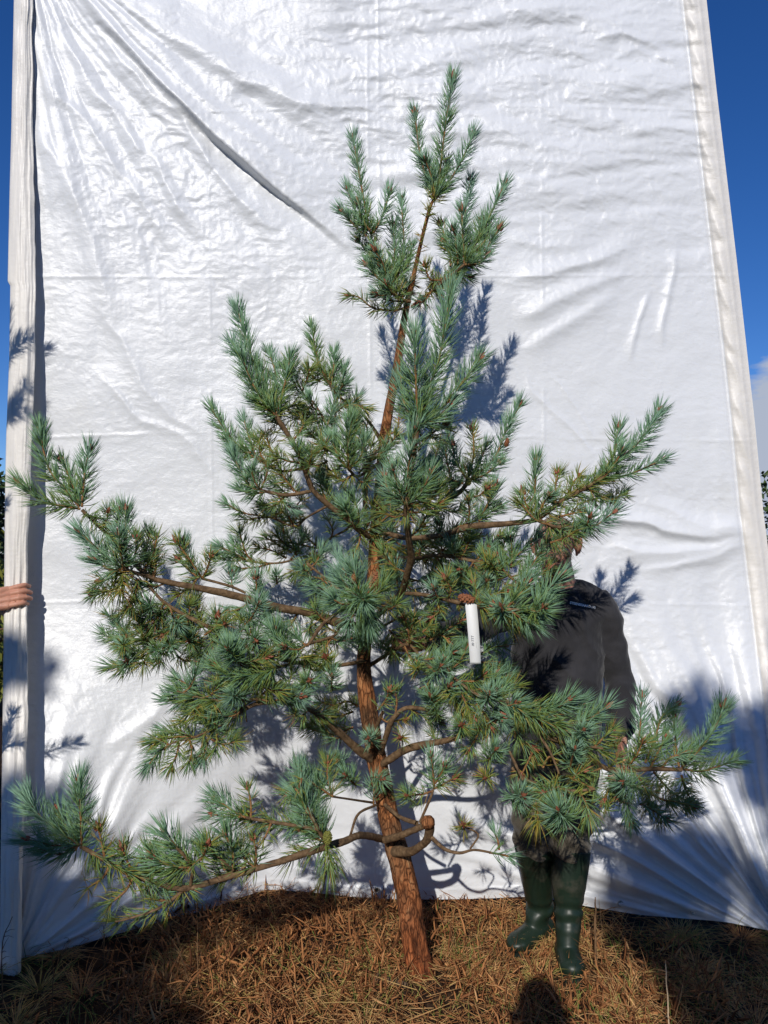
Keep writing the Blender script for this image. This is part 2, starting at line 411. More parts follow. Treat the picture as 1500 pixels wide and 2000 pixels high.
# folded left edge: the sheet turned round towards the camera
nS = 560; sy = np.linspace(-420, 1925, nS)
xl = np.interp(sy, stripL[:, 0], stripL[:, 1]); xr_ = np.interp(sy, stripR[:, 0], stripR[:, 1]) + 2.5 * fbm(sy / 70, 0 * sy, 0, 4, 3)
dD = np.interp(sy, [-400, 0, 300, 560, 800, 1000, 1150, 1200, 1300, 1400, 1800, 1930], [.02, .02, .02, .05, .075, .10, .085, .11, .10, .10, .08, .07])
ca = np.concatenate([np.linspace(0, 1, 34), np.linspace(1, 0.0, 8)[1:]])     # front across, then back behind
rows = []
for j, (s_, side) in enumerate([(c, 0) for c in np.linspace(0, 1, 36)] + [(c, 1) for c in np.linspace(1, 0.1, 10)[1:]]):
    px = xr_ + (xl - xr_) * s_
    base = Dbase(xr_, sy) - dD
    if side == 0:
        bul = 0.022 * np.sin(math.pi * s_) ** 0.7 + 0.006 * fbm(s_ * 6 + 0 * sy, sy / 120, 0, 91, 3) + 0.0020 * fbm(s_ * 12 + 0 * sy, sy / 260, 0, 92, 2)
        grip = np.exp(-((sy - 1175) / 90) ** 2)
        bul = bul + 0.010 * grip * np.sin(s_ * 22) * 0.5
        fold = 0.004 * np.sin((sy + s_ * 40) / 16) * smooth(260, 60, sy)
        d = base - bul - fold
    else:
        back = Dbase(px, np.minimum(sy, 1870)) - 0.004
        k = smooth(1, 0.55, s_)
        d = (base + 0.02) * (1 - k) + back * k
    rows.append(atv(px, sy, d))
SV = np.array(rows)
SV[..., 2] = np.maximum(SV[..., 2], ground_z(SV[..., 0], SV[..., 1]) + 0.006)
flap = link('folded_edge', npmesh('folded_edge', SV.reshape(-1, 3), [grid_faces(len(rows), nS)]), tarp, hem_m)

# eyelets along the bottom hem
def eyelet(px, off=16):
    pyb = float(np.interp(px, botp[:, 0], botp[:, 1])) - off
    p = at(px, pyb, float(Dbase(np.array(px, float), np.array(pyb, float))) - float(tarp_disp(np.array([[px]], float), np.array([[pyb]], float))[0, 0]) * 0.4 - 0.008)
    g = Geo(); a = np.linspace(0, 2 * math.pi, 20, endpoint=False); b = np.linspace(0, 2 * math.pi, 8, endpoint=False)
    R, r = 0.0105, 0.0028
    A, B = np.meshgrid(a, b, indexing='ij')
    V = np.stack([(R + r * np.cos(B)) * np.cos(A), r * np.sin(B) * 0.6, (R + r * np.cos(B)) * np.sin(A)], -1).reshape(-1, 3)
    f = grid_faces(20, 8, wrap=True); i = np.arange(8); f2 = np.stack([19 * 8 + i, 19 * 8 + (i + 1) % 8, (i + 1) % 8, i], -1)
    g.add(V, [f, f2], 0)
    g.add(np.stack([0.009 * np.cos(a), 0 * a + 0.001, 0.009 * np.sin(a)], -1), [np.arange(20)[None, :]], 1)
    o = link('eyelet', g.mesh('eyelet'), tarp, [eye_m, hole_m]); o.location = p
eye_m = flatmat('eyelet_metal', (0.45, 0.45, 0.42), 0.35, 0.6); eye_m.node_tree.nodes['Principled BSDF'].inputs['Metallic'].default_value = 0.8
hole_m = flatmat('eyelet_hole', (0.012, 0.012, 0.012), 0.9, 0.1)
for px in (366, 736, 1212, 1354, 130): eyelet(px)
# ------------------------------------------------------------------ pine
M = MatB('pine_bark', 0.85, 0.2)
f1 = M.noise(28, 8, 0.7, stretch=(1, 1, 0.28)); f2 = M.noise(9, 5, 0.6); f3 = M.noise(75, 6, 0.65, stretch=(1, 1, 0.30))
vtc = M.n('ShaderNodeTexCoord'); vmp = M.n('ShaderNodeMapping'); vmp.inputs['Scale'].default_value = (1, 1, .34); vo = M.n('ShaderNodeTexVoronoi', feature='DISTANCE_TO_EDGE'); vo.inputs['Scale'].default_value = 62
vw = M.n('ShaderNodeMix', data_type='VECTOR'); vnz = M.n('ShaderNodeTexNoise'); vnz.inputs['Scale'].default_value = 20; M.l(vtc.outputs['Object'], vmp.inputs[0]); M.l(vmp.outputs[0], vnz.inputs['Vector']); vw.inputs['Factor'].default_value = .06; M.l(vmp.outputs[0], vw.inputs['A']); M.l(vnz.outputs['Color'], vw.inputs['B']); M.l(vw.outputs['Result'], vo.inputs['Vector'])
vr = M.ramp(vo.outputs['Distance'], [(0.0, (0.25, 0.2, 0.18)), (0.16, (1, 1, 1))])
c1 = M.ramp(f1, [(0.34, (0.035, 0.016, 0.009)), (0.44, (0.19, 0.075, 0.028)), (0.56, (0.47, 0.185, 0.068)), (0.70, (0.60, 0.37, 0.18))])
c2 = M.ramp(f2, [(0.45, (0, 0, 0)), (0.75, (1, 1, 1))])
mm = M.n('ShaderNodeMix', data_type='RGBA'); M.l(c2, mm.inputs['Factor']); M.l(c1, mm.inputs['A']); mm.inputs['B'].default_value = (0.15, 0.085, 0.045, 1)
geo = M.n('ShaderNodeNewGeometry'); sp = M.n('ShaderNodeSeparateXYZ'); M.l(geo.outputs['Position'], sp.inputs[0])
red = M.n('ShaderNodeMapRange'); red.inputs['From Min'].default_value = 0.45; red.inputs['From Max'].default_value = 0.02; red.inputs['To Max'].default_value = 0.55; M.l(sp.outputs['Z'], red.inputs['Value'])
m2 = M.n('ShaderNodeMix', data_type='RGBA', blend_type='MULTIPLY'); M.l(red.outputs[0], m2.inputs['Factor']); M.l(mm.outputs['Result'], m2.inputs['A']); m2.inputs['B'].default_value = (1.0, 0.50, 0.36, 1)
m3 = M.n('ShaderNodeMix', data_type='RGBA', blend_type='MULTIPLY'); m3.inputs['Factor'].default_value = .85; M.l(m2.outputs['Result'], m3.inputs['A']); M.l(vr, m3.inputs['B']); M.color(m3.outputs['Result']); b0_ = M.bump(vr, 0.8, 0.006); b_ = M.bump(f3, 1.0, 0.007, b0_); M.bump(f1, 1.0, 0.016, b_)
bark_m = M.m
M = MatB('twig_bark', 0.8, 0.2)
f1 = M.noise(60, 6, 0.65); f2 = M.noise(11, 4)
c1 = M.ramp(f1, [(0.3, (0.055, 0.032, 0.018)), (0.55, (0.17, 0.105, 0.055)), (0.8, (0.31, 0.21, 0.12))])
M.color(c1); M.bump(f1, 0.9, 0.004); limb_m = M.m
M = MatB('shoot_bark', 0.7, 0.25)
M.color(M.ramp(M.noise(150, 4), [(0.35, (0.13, 0.055, 0.022)), (0.65, (0.28, 0.145, 0.055))])); shoot_m = M.m
M = MatB('bud', 0.6, 0.35)
M.color(M.ramp(M.noise(260, 4), [(0.35, (0.16, 0.045, 0.025)), (0.65, (0.36, 0.13, 0.07))])); M.bump(M.noise(300, 2), 0.8, 0.002); bud_m = M.m

def needle_mat(name, stops, rough=0.42):
    M = MatB(name, rough, 0.45)
    at_ = M.n('ShaderNodeAttribute'); at_.attribute_name = 'hue'
    M.color(M.ramp(at_.outputs['Fac'], stops))
    tr = M.n('ShaderNodeBsdfTranslucent'); mixs = M.n('ShaderNodeMixShader'); mixs.inputs[0].default_value = 0.10
    rr = [n for n in M.t.nodes if n.type == 'VALTORGB'][0]; M.l(rr.outputs[0], tr.inputs[0])
    o = [n for n in M.t.nodes if n.type == 'OUTPUT_MATERIAL'][0]
    M.l(M.b.outputs[0], mixs.inputs[1]); M.l(tr.outputs[0], mixs.inputs[2]); M.l(mixs.outputs[0], o.inputs['Surface'])
    return M.m
# hue 0 .. 1 : blue-green new needles -> green -> yellow -> straw
needle_m = needle_mat('pine_needles', [(0.0, (0.240, 0.395, 0.280)), (0.20, (0.185, 0.340, 0.185)), (0.38, (0.155, 0.270, 0.082)), (0.56, (0.220, 0.285, 0.050)), (0.74, (0.29, 0.29, 0.055)), (0.86, (0.48, 0.34, 0.06)), (1.0, (0.42, 0.19, 0.07))])

def needles(P, dirs, N, Ln, W, bend, hue):
    """P base (n,3), dirs unit (n,3), N side axis (n,3), lengths, widths, bend vectors (n,3)"""
    n = len(P); B = np.cross(dirs, N)
    mid = P + dirs * (Ln * 0.5)[:, None] + bend * 0.25 * Ln[:, None]
    tip = P + dirs * Ln[:, None] + bend * Ln[:, None]
    V = np.zeros((n, 7, 3))
    for k, a in enumerate((0.0, 2.094, 4.189)):
        o = math.cos(a) * N + math.sin(a) * B
        V[:, k] = P + o * (W * 0.45)[:, None]; V[:, 3 + k] = mid + o * (W * 0.5)[:, None]
    V[:, 6] = tip
    q = np.array([[0, 1, 4, 3], [1, 2, 5, 4], [2, 0, 3, 5]]); t = np.array([[3, 4, 6], [4, 5, 6], [5, 3, 6]])
    off = (np.arange(n) * 7)[:, None, None]
    return V.reshape(-1, 3), (q[None] + off).reshape(-1, 4), (t[None] + off).reshape(-1, 3), np.repeat(hue, 7)

class Foliage:
    def __init__(s): s.V = []; s.Q = []; s.T = []; s.H = []; s.n = 0; s.wood = Geo(); s.buds = []
    def add_needles(s, *a):
        V, q, t, h = needles(*a); s.V.append(V); s.Q.append(q + s.n); s.T.append(t + s.n); s.H.append(h); s.n += len(V)
    def shoot(s, pts, kind='y', L=0.058, dens=1.0, t0=0.0, t1=1.0, r=0.0036, bud=True, wood=True, droop=0.0):
        """pts: (k,3) world polyline, base -> tip.  kind y: this year's, o: older, s: sparse yellow"""
        P = resample(np.asarray(pts, float), 0.012); L = L * 1.27
        seg = np.linalg.norm(np.diff(P, axis=0), axis=1); cum = np.concatenate([[0], np.cumsum(seg)]); tot = cum[-1]
        if wood:
            rr = np.interp(cum / tot, [0, 0.8, 1], [r * 1.15, r * 0.85, r * 0.6])
            V, f = tube_arrays(P, rr, 7); s.wood.add(V, f)
        per = {'y': 980, 'o': 930, 's': 420}[kind] * dens
        n = max(6, int(tot * (t1 - t0) * per * 0.5) + int({'y': 22, 'o': 18, 's': 9}[kind] * dens * (t1 > .95)))
        t = t0 + (t1 - t0) * rng.random(n)
        if t1 > 0.95: k = int(min(n * 0.4, 13)); t[:k] = 1 - 0.09 * rng.random(k) ** 1.2
        d_ = t * tot
        B0 = np.stack([np.interp(d_, cum, P[:, i]) for i in range(3)], -1)
        T = np.gradient(P, axis=0); T /= np.linalg.norm(T, axis=1)[:, None] + 1e-9
        Tn = np.stack([np.interp(d_, cum, T[:, i]) for i in range(3)], -1); Tn /= np.linalg.norm(Tn, axis=1)[:, None]
        R = rng.normal(size=(n, 3)); R -= Tn * (R * Tn).sum(1)[:, None]; R /= np.linalg.norm(R, axis=1)[:, None] + 1e-9
        tipness = np.clip((t - 0.75) / 0.25, 0, 1)
        if kind == 'y': ang = np.radians(66 - 24 * t + rng.normal(0, 10, n)) * (1 - 0.40 * tipness * rng.random(n)); Ls = L * (0.86 + 0.22 * rng.random(n)) * (1 - 0.15 * tipness)
        elif kind == 'o': ang = np.radians(72 - 16 * t + rng.normal(0, 15, n)) * (1 - 0.3 * tipness * rng.random(n)); Ls = L * (0.78 + 0.3 * rng.random(n))
        else: ang = np.radians(80 - 10 * t + rng.normal(0, 22, n)); Ls = L * (0.6 + 0.4 * rng.random(n))
        base = {'y': 0.12, 'o': 0.44, 's': 0.62}[kind]; sp = {'y': 0.13, 'o': 0.16, 's': 0.16}[kind]
        shift = rng.normal(0, 0.07)
        for m in range(2):
            a2 = ang + rng.normal(0, 0.05, n); R2 = R + 0.10 * rng.normal(size=(n, 3)); R2 -= Tn * (R2 * Tn).sum(1)[:, None]; R2 /= np.linalg.norm(R2, axis=1)[:, None]
            D = Tn * np.cos(a2)[:, None] + R2 * np.sin(a2)[:, None]
            N = np.cross(D, Tn + 0.01); N /= np.linalg.norm(N, axis=1)[:, None] + 1e-9
            bend = Tn * (0.17 + 0.16 * rng.random(n))[:, None] - R2 * 0.05 + rng.normal(0, 0.03, (n, 3)) + np.array([0, 0, -droop])
            if kind != 'y': bend = bend - Tn * 0.06 + rng.normal(0, 0.05, (n, 3)) + np.array([0, 0, -0.06])
            hue = np.clip(base + shift + rng.normal(0, sp, n) + (0.22 * (1 - t) if kind == 'y' else 0.0), 0, 1)
            if kind != 'y': hue = np.where(rng.random(n) < (0.10 if kind == 'o' else 0.30), 0.8 + 0.2 * rng.random(n), np.minimum(hue, 0.74))
            s.add_needles(B0, D, N, Ls * (1 + 0.04 * rng.normal(size=n)), 0.0019 + 0.0009 * rng.random(n), bend, hue)
        if bud: s.buds.append((P[-1], T[-1], 0.8 + 0.5 * rng.random()))
    def mesh(s, name):
        V = np.concatenate(s.V); n0 = len(V)
        WV = np.concatenate(s.wood.V) if s.wood.V else np.zeros((0, 3))
        wq = [f + n0 for f, m in s.wood.F.get(4, [])]
        q = np.concatenate(s.Q); t = np.concatenate(s.T)
        wq = np.concatenate(wq) if wq else np.zeros((0, 4), int)
        me = npmesh(name, np.concatenate([V, WV]), [q, wq, t])
        a = me.attributes.new('hue', 'FLOAT', 'POINT'); a.data.foreach_set('value', np.concatenate([np.concatenate(s.H), np.zeros(len(WV))]).astype(np.float32))
        mi = np.concatenate([np.zeros(len(q)), np.ones(len(wq)), np.zeros(len(t))]).astype(np.int32)
        me.polygons.foreach_set('material_index', mi)
        return me

# shared bud mesh
def bud_mesh():
    g = Geo(); n = 9
    zz = np.linspace(0, 1, n); rr = np.array([0.5, 0.85, 1.0, 0.95, 0.85, 0.7, 0.5, 0.3, 0.02]) * 0.0062
    V, f = tube_arrays(np.stack([0 * zz, 0 * zz, zz * 0.030 - 0.003], -1), rr, 10)
    V[:, :2] *= (1 + 0.12 * np.sin(V[:, 2] * 2200 + np.arctan2(V[:, 1], V[:, 0]) * 3))[:, None]
    g.add(V, f)
    for k in range(4):
        a = k * 1.57 + .4; o = np.array([math.cos(a), math.sin(a), 0]) * 0.0058
        Pk = np.stack([o + np.array([0, 0, -0.002]) + o * 0.6 * s + np.array([0, 0, 0.016 * s]) for s in np.linspace(0, 1, 5)])
        V, f = tube_arrays(Pk, np.array([0.0022, 0.0034, 0.0032, 0.0022, 0.0002]), 6); g.add(V, f)
    me = g.mesh('bud'); me.materials.append(bud_m); return me
BUD = bud_mesh()
nbuds = [0]

PINE_BASE = at(820, 1900, 2.86); PINE_BASE[2] = float(ground_z(PINE_BASE[0], PINE_BASE[1]))
pine = empty('pine_tree', PINE_BASE)
tag(pine, 'young blue-green pine with leaning reddish brown trunk and upswept shoots, in front of the tarpaulin', 'pine tree')

# trunk: (px, py, d, width px)
TR = [(823, 1925, 2.86, 54), (820, 1898, 2.86, 51), (808, 1820, 2.865, 47), (797, 1750, 2.87, 45), (783, 1690, 2.88, 43), (765, 1620, 2.90, 39), (748, 1540, 2.92, 38), (735, 1480, 2.93, 36),
      (722, 1400, 2.94, 34), (711, 1310, 2.95, 28), (715, 1230, 2.96, 25), (727, 1140, 2.97, 23), (732, 1060, 2.98, 22), (740, 970, 2.99, 21), (750, 860, 3.0, 20), (764, 775, 3.01, 18),
      (776, 715, 3.01, 16), (787, 640, 3.01, 14), (797, 585, 3.01, 12), (806, 548, 3.0, 10), (813, 515, 3.0, 8.5), (826, 458, 3.0, 7.5), (840, 405, 3.0, 7), (847, 390, 3.0, 6)]
def lean(py, d):      # the upper crown leans a little toward the camera
    return d - (0.24 * smooth(1000, 350, np.array(float(py))) if d > 2.85 else 0.10 * smooth(1000, 350, np.array(float(py))))
def wpath(pts, step=0.012):
    pts = [(p[0], p[1], float(lean(p[1], p[2])), p[3]) for p in pts]
    A = np.array([np.append(at(p[0], p[1], p[2]), p[3] * 0.5 / F * p[2]) for p in pts])
    return resample(A, step)
T4 = wpath(TR, 0.008); R_ = T4[:, 3].copy()
V, f = tube_arrays(T4[:, :3], R_, 26)
Vn = V.reshape(-1, 26, 3); cen = T4[:, None, :3]; off = Vn - cen
amp = 1 + 0.10 * fbm(Vn[..., 0] * 22, Vn[..., 1] * 22, Vn[..., 2] * 7, 2, 3) + 0.05 * fbm(Vn[..., 0] * 60, Vn[..., 1] * 60, Vn[..., 2] * 22, 3, 3)
ang = np.linspace(0, 2 * math.pi, 26, endpoint=False)[None, :]
flare = 1 + 0.08 * np.exp(-np.maximum(Vn[..., 2] - 0.01, 0) / 0.035) * (0.7 + 0.5 * np.cos(ang * 3 + 1))
for zc, px_ in ((at(735, 1478, 2.93)[2], .10), (at(783, 1665, 2.88)[2], .07), (at(714, 1240, 2.96)[2], .14), (at(735, 1040, 2.98)[2], .16)):   # whorl swellings
    amp = amp + px_ * np.exp(-((Vn[..., 2] - zc) / 0.03) ** 2)
V = (cen + off * (amp * flare)[..., None]).reshape(-1, 3)
trunk = link('trunk', npmesh('trunk', V, [f]), pine, bark_m)
trunkP = T4[:, :3]

FOL = {'total': 0}
def branch(stems, shoots, fill=0, flen=(0.07, 0.14), fL=0.055, dfill=0.10, name='branch', fkind='oy', seed=None, up=0.5):
    """stems: list of polylines [(px,py,d,w)...] (first = main).  shoots: (pts, kind, L, opts)"""
    g = Geo(); allp = []
    for st in stems:
        A = wpath(st, 0.010)
        seg = 12 if st[0][3] > 9 else 8
        V, f = tube_arrays(A[:, :3], A[:, 3], seg)
        Vn = V.reshape(-1, seg, 3); am = 1 + 0.14 * fbm(Vn[..., 0] * 40, Vn[..., 1] * 40, Vn[..., 2] * 40, 7, 3) + 0.22 * np.maximum(0, fbm(Vn[..., 0] * 14, Vn[..., 1] * 14, Vn[..., 2] * 14, 8, 2))
        V = (A[:, None, :3] + (Vn - A[:, None, :3]) * am[..., None]).reshape(-1, 3)
        g.add(V, f); allp.append(A)
    sp = np.concatenate([np.array([(p[0], p[1], p[2]) for p in resample(np.array([(q[0], q[1], float(lean(q[1], q[2]))) for q in st], float), 6)]) for st in stems])
    fo = Foliage()
    for sh in shoots:
        pts, kind, L = sh[0], sh[1], sh[2]; o = dict(sh[3]) if len(sh) > 3 else {}
        dt = o.pop('dd', rng.uniform(-0.05, 0.05))
        star = o.pop('star', None)
        pts = np.array(pts, float)
        if 'd' in o: d0 = float(lean(pts[0, 1], o.pop('d')))
        else:
            k = np.argmin(np.hypot(sp[:, 0] - pts[0, 0], sp[:, 1] - pts[0, 1])); d0 = sp[k, 2]
        if star:       # shoot seen end-on: runs toward the camera
            c = at(pts[0, 0], pts[0, 1], d0 - 0.03); ln = star
            vd = (np.array([0, 0, CAMZ]) - c); vd /= np.linalg.norm(vd)
            dv = vd + rng.normal(0, 0.25, 3); dv[2] += 0.25; dv /= np.linalg.norm(dv)
            W3 = np.stack([c - dv * ln * 0.75, c - dv * ln * 0.2, c + dv * ln * 0.25])
            fo.shoot(W3, kind, L, **o); continue
        s_ = np.linspace(0, 1, len(pts)); W3 = np.array([at(p[0], p[1], d0 + dt * q) for p, q in zip(pts, s_)])
        fo.shoot(W3, kind, L, **o)
    # extra little twigs along the stems
    for k in range(int(fill * 1.6) + (3 if len(shoots) > 8 else 0)):
        A = allp[rng.integers(len(allp))]; i = int(len(A) * rng.uniform(0.25, 1.0)) - 1
        b = A[i, :3]; dv = rng.normal(0, 1, 3) * np.array([1, 0.75, 0.6]); dv[2] += up; dv /= np.linalg.norm(dv)
        ln = rng.uniform(*flen); e = b + dv * ln; m = (b + e) / 2 + np.array([0, 0, -0.15 * ln])
        kk = fkind[rng.integers(len(fkind))]
        fo.shoot(np.array([b, m, e]), kk, fL * rng.uniform(0.85, 1.05), t0=0.25, dens=0.9, r=0.0032, bud=(kk == 'y'))
    br = link(name, g.mesh(name), pine, limb_m)
    link('needles', fo.mesh('needles'), br, [needle_m, shoot_m])
    FOL['total'] += fo.n // 7
    for p, t, s_ in fo.buds:
        if nbuds[0] >= 300: break
        nbuds[0] += 1
        o = bpy.data.objects.new('bud', BUD); COL.objects.link(o); o.parent = br
        q = Vector(t).to_track_quat('Z', 'Y')
        o.matrix_parent_inverse = Matrix.Identity(4)
        o.location = Vector(p) - Vector(pine.location) if False else Vector(p); o.rotation_mode = 'QUATERNION'; o.rotation_quaternion = q; o.scale = (s_, s_, s_)
    return br

Y, O, SS = 'y', 'o', 's'
# ---- leader
branch([[(847, 392, 3.0, 7), (853, 384, 3.0, 6)]],
 [([(853, 388), (860, 330), (867, 267), (878, 195), (884, 152)], Y, .052, dict(dens=1.1, dd=-.03)),
  ([(848, 388), (842, 345), (831, 314)], Y, .048, dict(dd=-.06)),
  ([(848, 386), (832, 345), (820, 300), (810, 220)], Y, .048, dict(dd=.03)),
  ([(852, 388), (880, 350), (900, 317), (924, 262)], Y, .050, dict(dd=.04)),
  ([(850, 385), (866, 340), (872, 318)], Y, .050, dict(dd=.08)), ([(850, 386), (845, 350), (842, 330)], Y, .048, dict(dd=.08)),
  ([(835, 425), (842, 405), (850, 390)], SS, .055, dict(dens=1.2, bud=False, wood=False)),
  ([(812, 520), (826, 458), (838, 412)], SS, .035, dict(dens=.7, bud=False, wood=False))])
# ---- upper left whorl
branch([[(802, 590, 3.0, 6), (780, 582, 2.98, 6), (757, 563, 2.95, 6)]],
 [([(757, 563), (738, 510), (722, 450)], O, .050, dict(dens=1.25, dd=0, bud=False)),
  ([(722, 450), (712, 400), (702, 340), (690, 270)], Y, .048, dict(d=2.95, dd=.05, dens=1.1)),
  ([(716, 455), (697, 420), (679, 370)], Y, .048, dict(d=2.95, dd=.06)),
  ([(730, 455), (748, 420), (761, 373)], Y, .048, dict(d=2.96, dd=.02)),
  ([(715, 462), (692, 440), (668, 412)], Y, .046, dict(d=2.95, dd=-.04)),
  ([(755, 560), (735, 540), (716, 518)], Y, .046), ([(757, 560), (750, 520), (732, 490)], Y, .044, dict(dd=-.08)),
  ([(762, 560), (778, 530), (784, 505)], Y, .044), ([(775, 550), (788, 480), (784, 390)], Y, .048, dict(dd=.12)),
  ([(785, 540), (800, 510), (805, 480)], Y, .046, dict(dd=.1, dens=.8)),
  ([(770, 578), (745, 530), (735, 500)], O, .045, dict(bud=False)), ([(757, 562), (770, 500), (768, 440)], Y, .05, dict(dd=.05)), ([(722, 450), (708, 430), (700, 400)], Y, .048, dict(d=2.95, dd=-.04)), ([(740, 520), (715, 490), (700, 470)], Y, .046),
  ([(796, 600), (770, 606), (730, 602), (700, 580), (683, 577)], O, .044, dict(d=2.98, dd=-.04, dens=.8)),
  ([(796, 590), (750, 585), (745, 575)], O, .05, dict(bud=False)), ([(800, 575), (790, 560), (806, 552)], SS, .05, dict(dens=1.6, bud=False))], fill=3, flen=(.05, .09), fL=.045)
# ---- upper right whorl
branch([[(803, 600, 3.0, 7), (830, 580, 2.99, 7), (865, 550, 2.97, 6), (907, 517, 2.95, 6)]],
 [([(907, 517), (904, 465), (902, 412)], Y, .046, dict(dd=-.05)),
  ([(908, 515), (922, 490), (957, 420), (986, 358)], Y, .050, dict(dens=1.1, dd=.02)),
  ([(912, 517), (950, 485), (974, 448)], Y, .048, dict(dd=-.04)),
  ([(903, 510), (905, 440), (919, 352)], Y, .050, dict(dd=.14)),
  ([(880, 520), (877, 485), (860, 437)], O, .046, dict(dd=.08)), ([(907, 515), (930, 470), (940, 430)], Y, .05, dict(dd=.06)), ([(930, 490), (950, 465), (955, 435)], Y, .048, dict(d=2.95)), ([(895, 515), (890, 470), (885, 450)], Y, .048, dict(dd=-.04)),
  ([(895, 515), (888, 490), (866, 470)], Y, .046, dict(dd=.06)), ([(908, 517), (935, 515), (950, 500)], Y, .046),
  ([(840, 572), (870, 548), (905, 520)], O, .052, dict(dens=1.4, bud=False, wood=False)),
  ([(812, 590), (830, 580), (850, 565)], SS, .055, dict(dens=2.4, bud=False, wood=False, droop=.3)),
  ([(860, 545), (890, 540), (915, 540)], Y, .048), ([(862, 548), (840, 545), (830, 520)], O, .044)], fill=3, flen=(.05, .09), fL=.045)
# ---- centre front: curved dark stem toward the camera
branch([[(722, 1215, 2.95, 12), (755, 1185, 2.88, 13), (783, 1158, 2.76, 14), (796, 1118, 2.66, 14), (803, 1090, 2.60, 14), (798, 1050, 2.52, 13), (794, 1010, 2.46, 12), (795, 985, 2.43, 11), (806, 905, 2.38, 9), (816, 835, 2.33, 8)]],
 [([(816, 832), (813, 760), (809, 652)], Y, .064, dict(dens=1.25, dd=-.05)),
  ([(820, 830), (840, 755), (862, 680), (880, 565)], Y, .064, dict(dens=1.3, dd=.05)),
  ([(820, 832), (870, 790), (905, 745), (938, 700)], Y, .058, dict(dd=.08)),
  ([(818, 830), (850, 820), (880, 790)], Y, .058, dict(dd=.02)),
  ([(814, 830), (790, 790), (782, 740)], Y, .060, dict(dd=.06)),
  ([(816, 880), (840, 850), (870, 830)], O, .055),
  ([(793, 990), (797, 920), (810, 838)], Y, .060, dict(dens=1.2, dd=-.12)),
  ([(792, 988), (778, 955), (768, 918)], Y, .055, dict(dd=-.06)),
  ([(796, 985), (820, 965), (842, 925)], Y, .055, dict(dd=-.03)),
  ([(794, 985), (760, 960), (752, 930)], Y, .050, dict(dd=.08)),
  ([(798, 985), (840, 975), (855, 950)], O, .055), ([(796, 990), (812, 950), (828, 905)], Y, .055, dict(dd=.05)),
  ([(794, 1020), (795, 1000), (797, 985)], SS, .060, dict(dens=3.0, bud=False, wood=False, droop=.35)),
  ([(795, 1000), (825, 1000), (860, 985)], O, .055, dict(dens=.8)), ([(795, 1005), (770, 1010), (750, 1000)], O, .052, dict(dens=.8, bud=False))])
# ---- right: horizontal limb over the man's head
branch([[(738, 1035, 2.97, 10), (790, 1050, 2.88, 10), (853, 1047, 2.80, 11), (919, 1029, 2.72, 12), (989, 1023, 2.68, 11), (1040, 1017, 2.65, 10), (1056, 1010, 2.64, 9), (1098, 978, 2.60, 8), (1140, 955, 2.57, 7), (1180, 931, 2.55, 6)],
        [(1052, 1015, 2.64, 7), (1090, 1030, 2.58, 6), (1146, 1027, 2.52, 5)]],
 [([(1047, 1012), (1045, 960), (1047, 898)], Y, .050, dict(dens=1.1, dd=-.02)),
  ([(1050, 1010), (1060, 985), (1072, 968)], Y, .048, dict(dd=-.06)),
  ([(1050, 1012), (1030, 990), (1022, 965)], O, .046, dict(dens=.8)),
  ([(1060, 1010), (1098, 978), (1140, 955), (1178, 933)], O, .058, dict(dens=1.5, wood=False, bud=False, dd=-.08)),
  ([(1120, 965), (1150, 948), (1170, 930)], Y, .050, dict(dd=.03)), ([(1085, 985), (1085, 950), (1090, 925)], O, .046, dict(dd=.05)),
  ([(1110, 970), (1118, 945), (1130, 930)], O, .046, dict(dd=.02)), 
  ([(1178, 933), (1197, 912), (1214, 882)], Y, .052, dict(dd=-.04, dens=1.1)),
  ([(1180, 930), (1215, 893), (1250, 861), (1288, 803)], Y, .052, dict(dens=1.2, dd=.02)),
  ([(1182, 934), (1215, 930), (1250, 918), (1296, 897)], Y, .048, dict(dd=.06)),
  ([(1180, 932), (1198, 890), (1208, 836)], Y, .050, dict(dd=.05)),
  ([(1150, 955), (1185, 978), (1218, 964)], O, .046, dict(dd=.08)),
  ([(1130, 985), (1160, 975), (1190, 970)], O, .045, dict(dd=.05, dens=.8)),
  ([(1150, 1028), (1146, 1026), (1152, 1010)], Y, .050, dict(dd=-.05)),
  ([(1060, 1022), (1095, 1032), (1146, 1027)], O, .056, dict(dens=1.5, wood=False, droop=.25, dd=-.02)),
  ([(1090, 1010), (1110, 1005), (1130, 1000)], O, .050, dict(d=2.57, droop=.1)),
  ([(1075, 1060), (1100, 1052), (1125, 1040)], O, .052, dict(d=2.52, droop=.3, bud=False)),
  ([(894, 1030), (931, 1014), (950, 990), (966, 952)], Y, .052, dict(dd=-.05)),
  ([(915, 1020), (917, 1000), (914, 978)], O, .045), ([(935, 1018), (958, 1000), (975, 990)], Y, .046, dict(dd=.05)),
  ([(800, 1052), (850, 1049), (900, 1035)], O, .048, dict(dens=.8, wood=False, bud=False))])
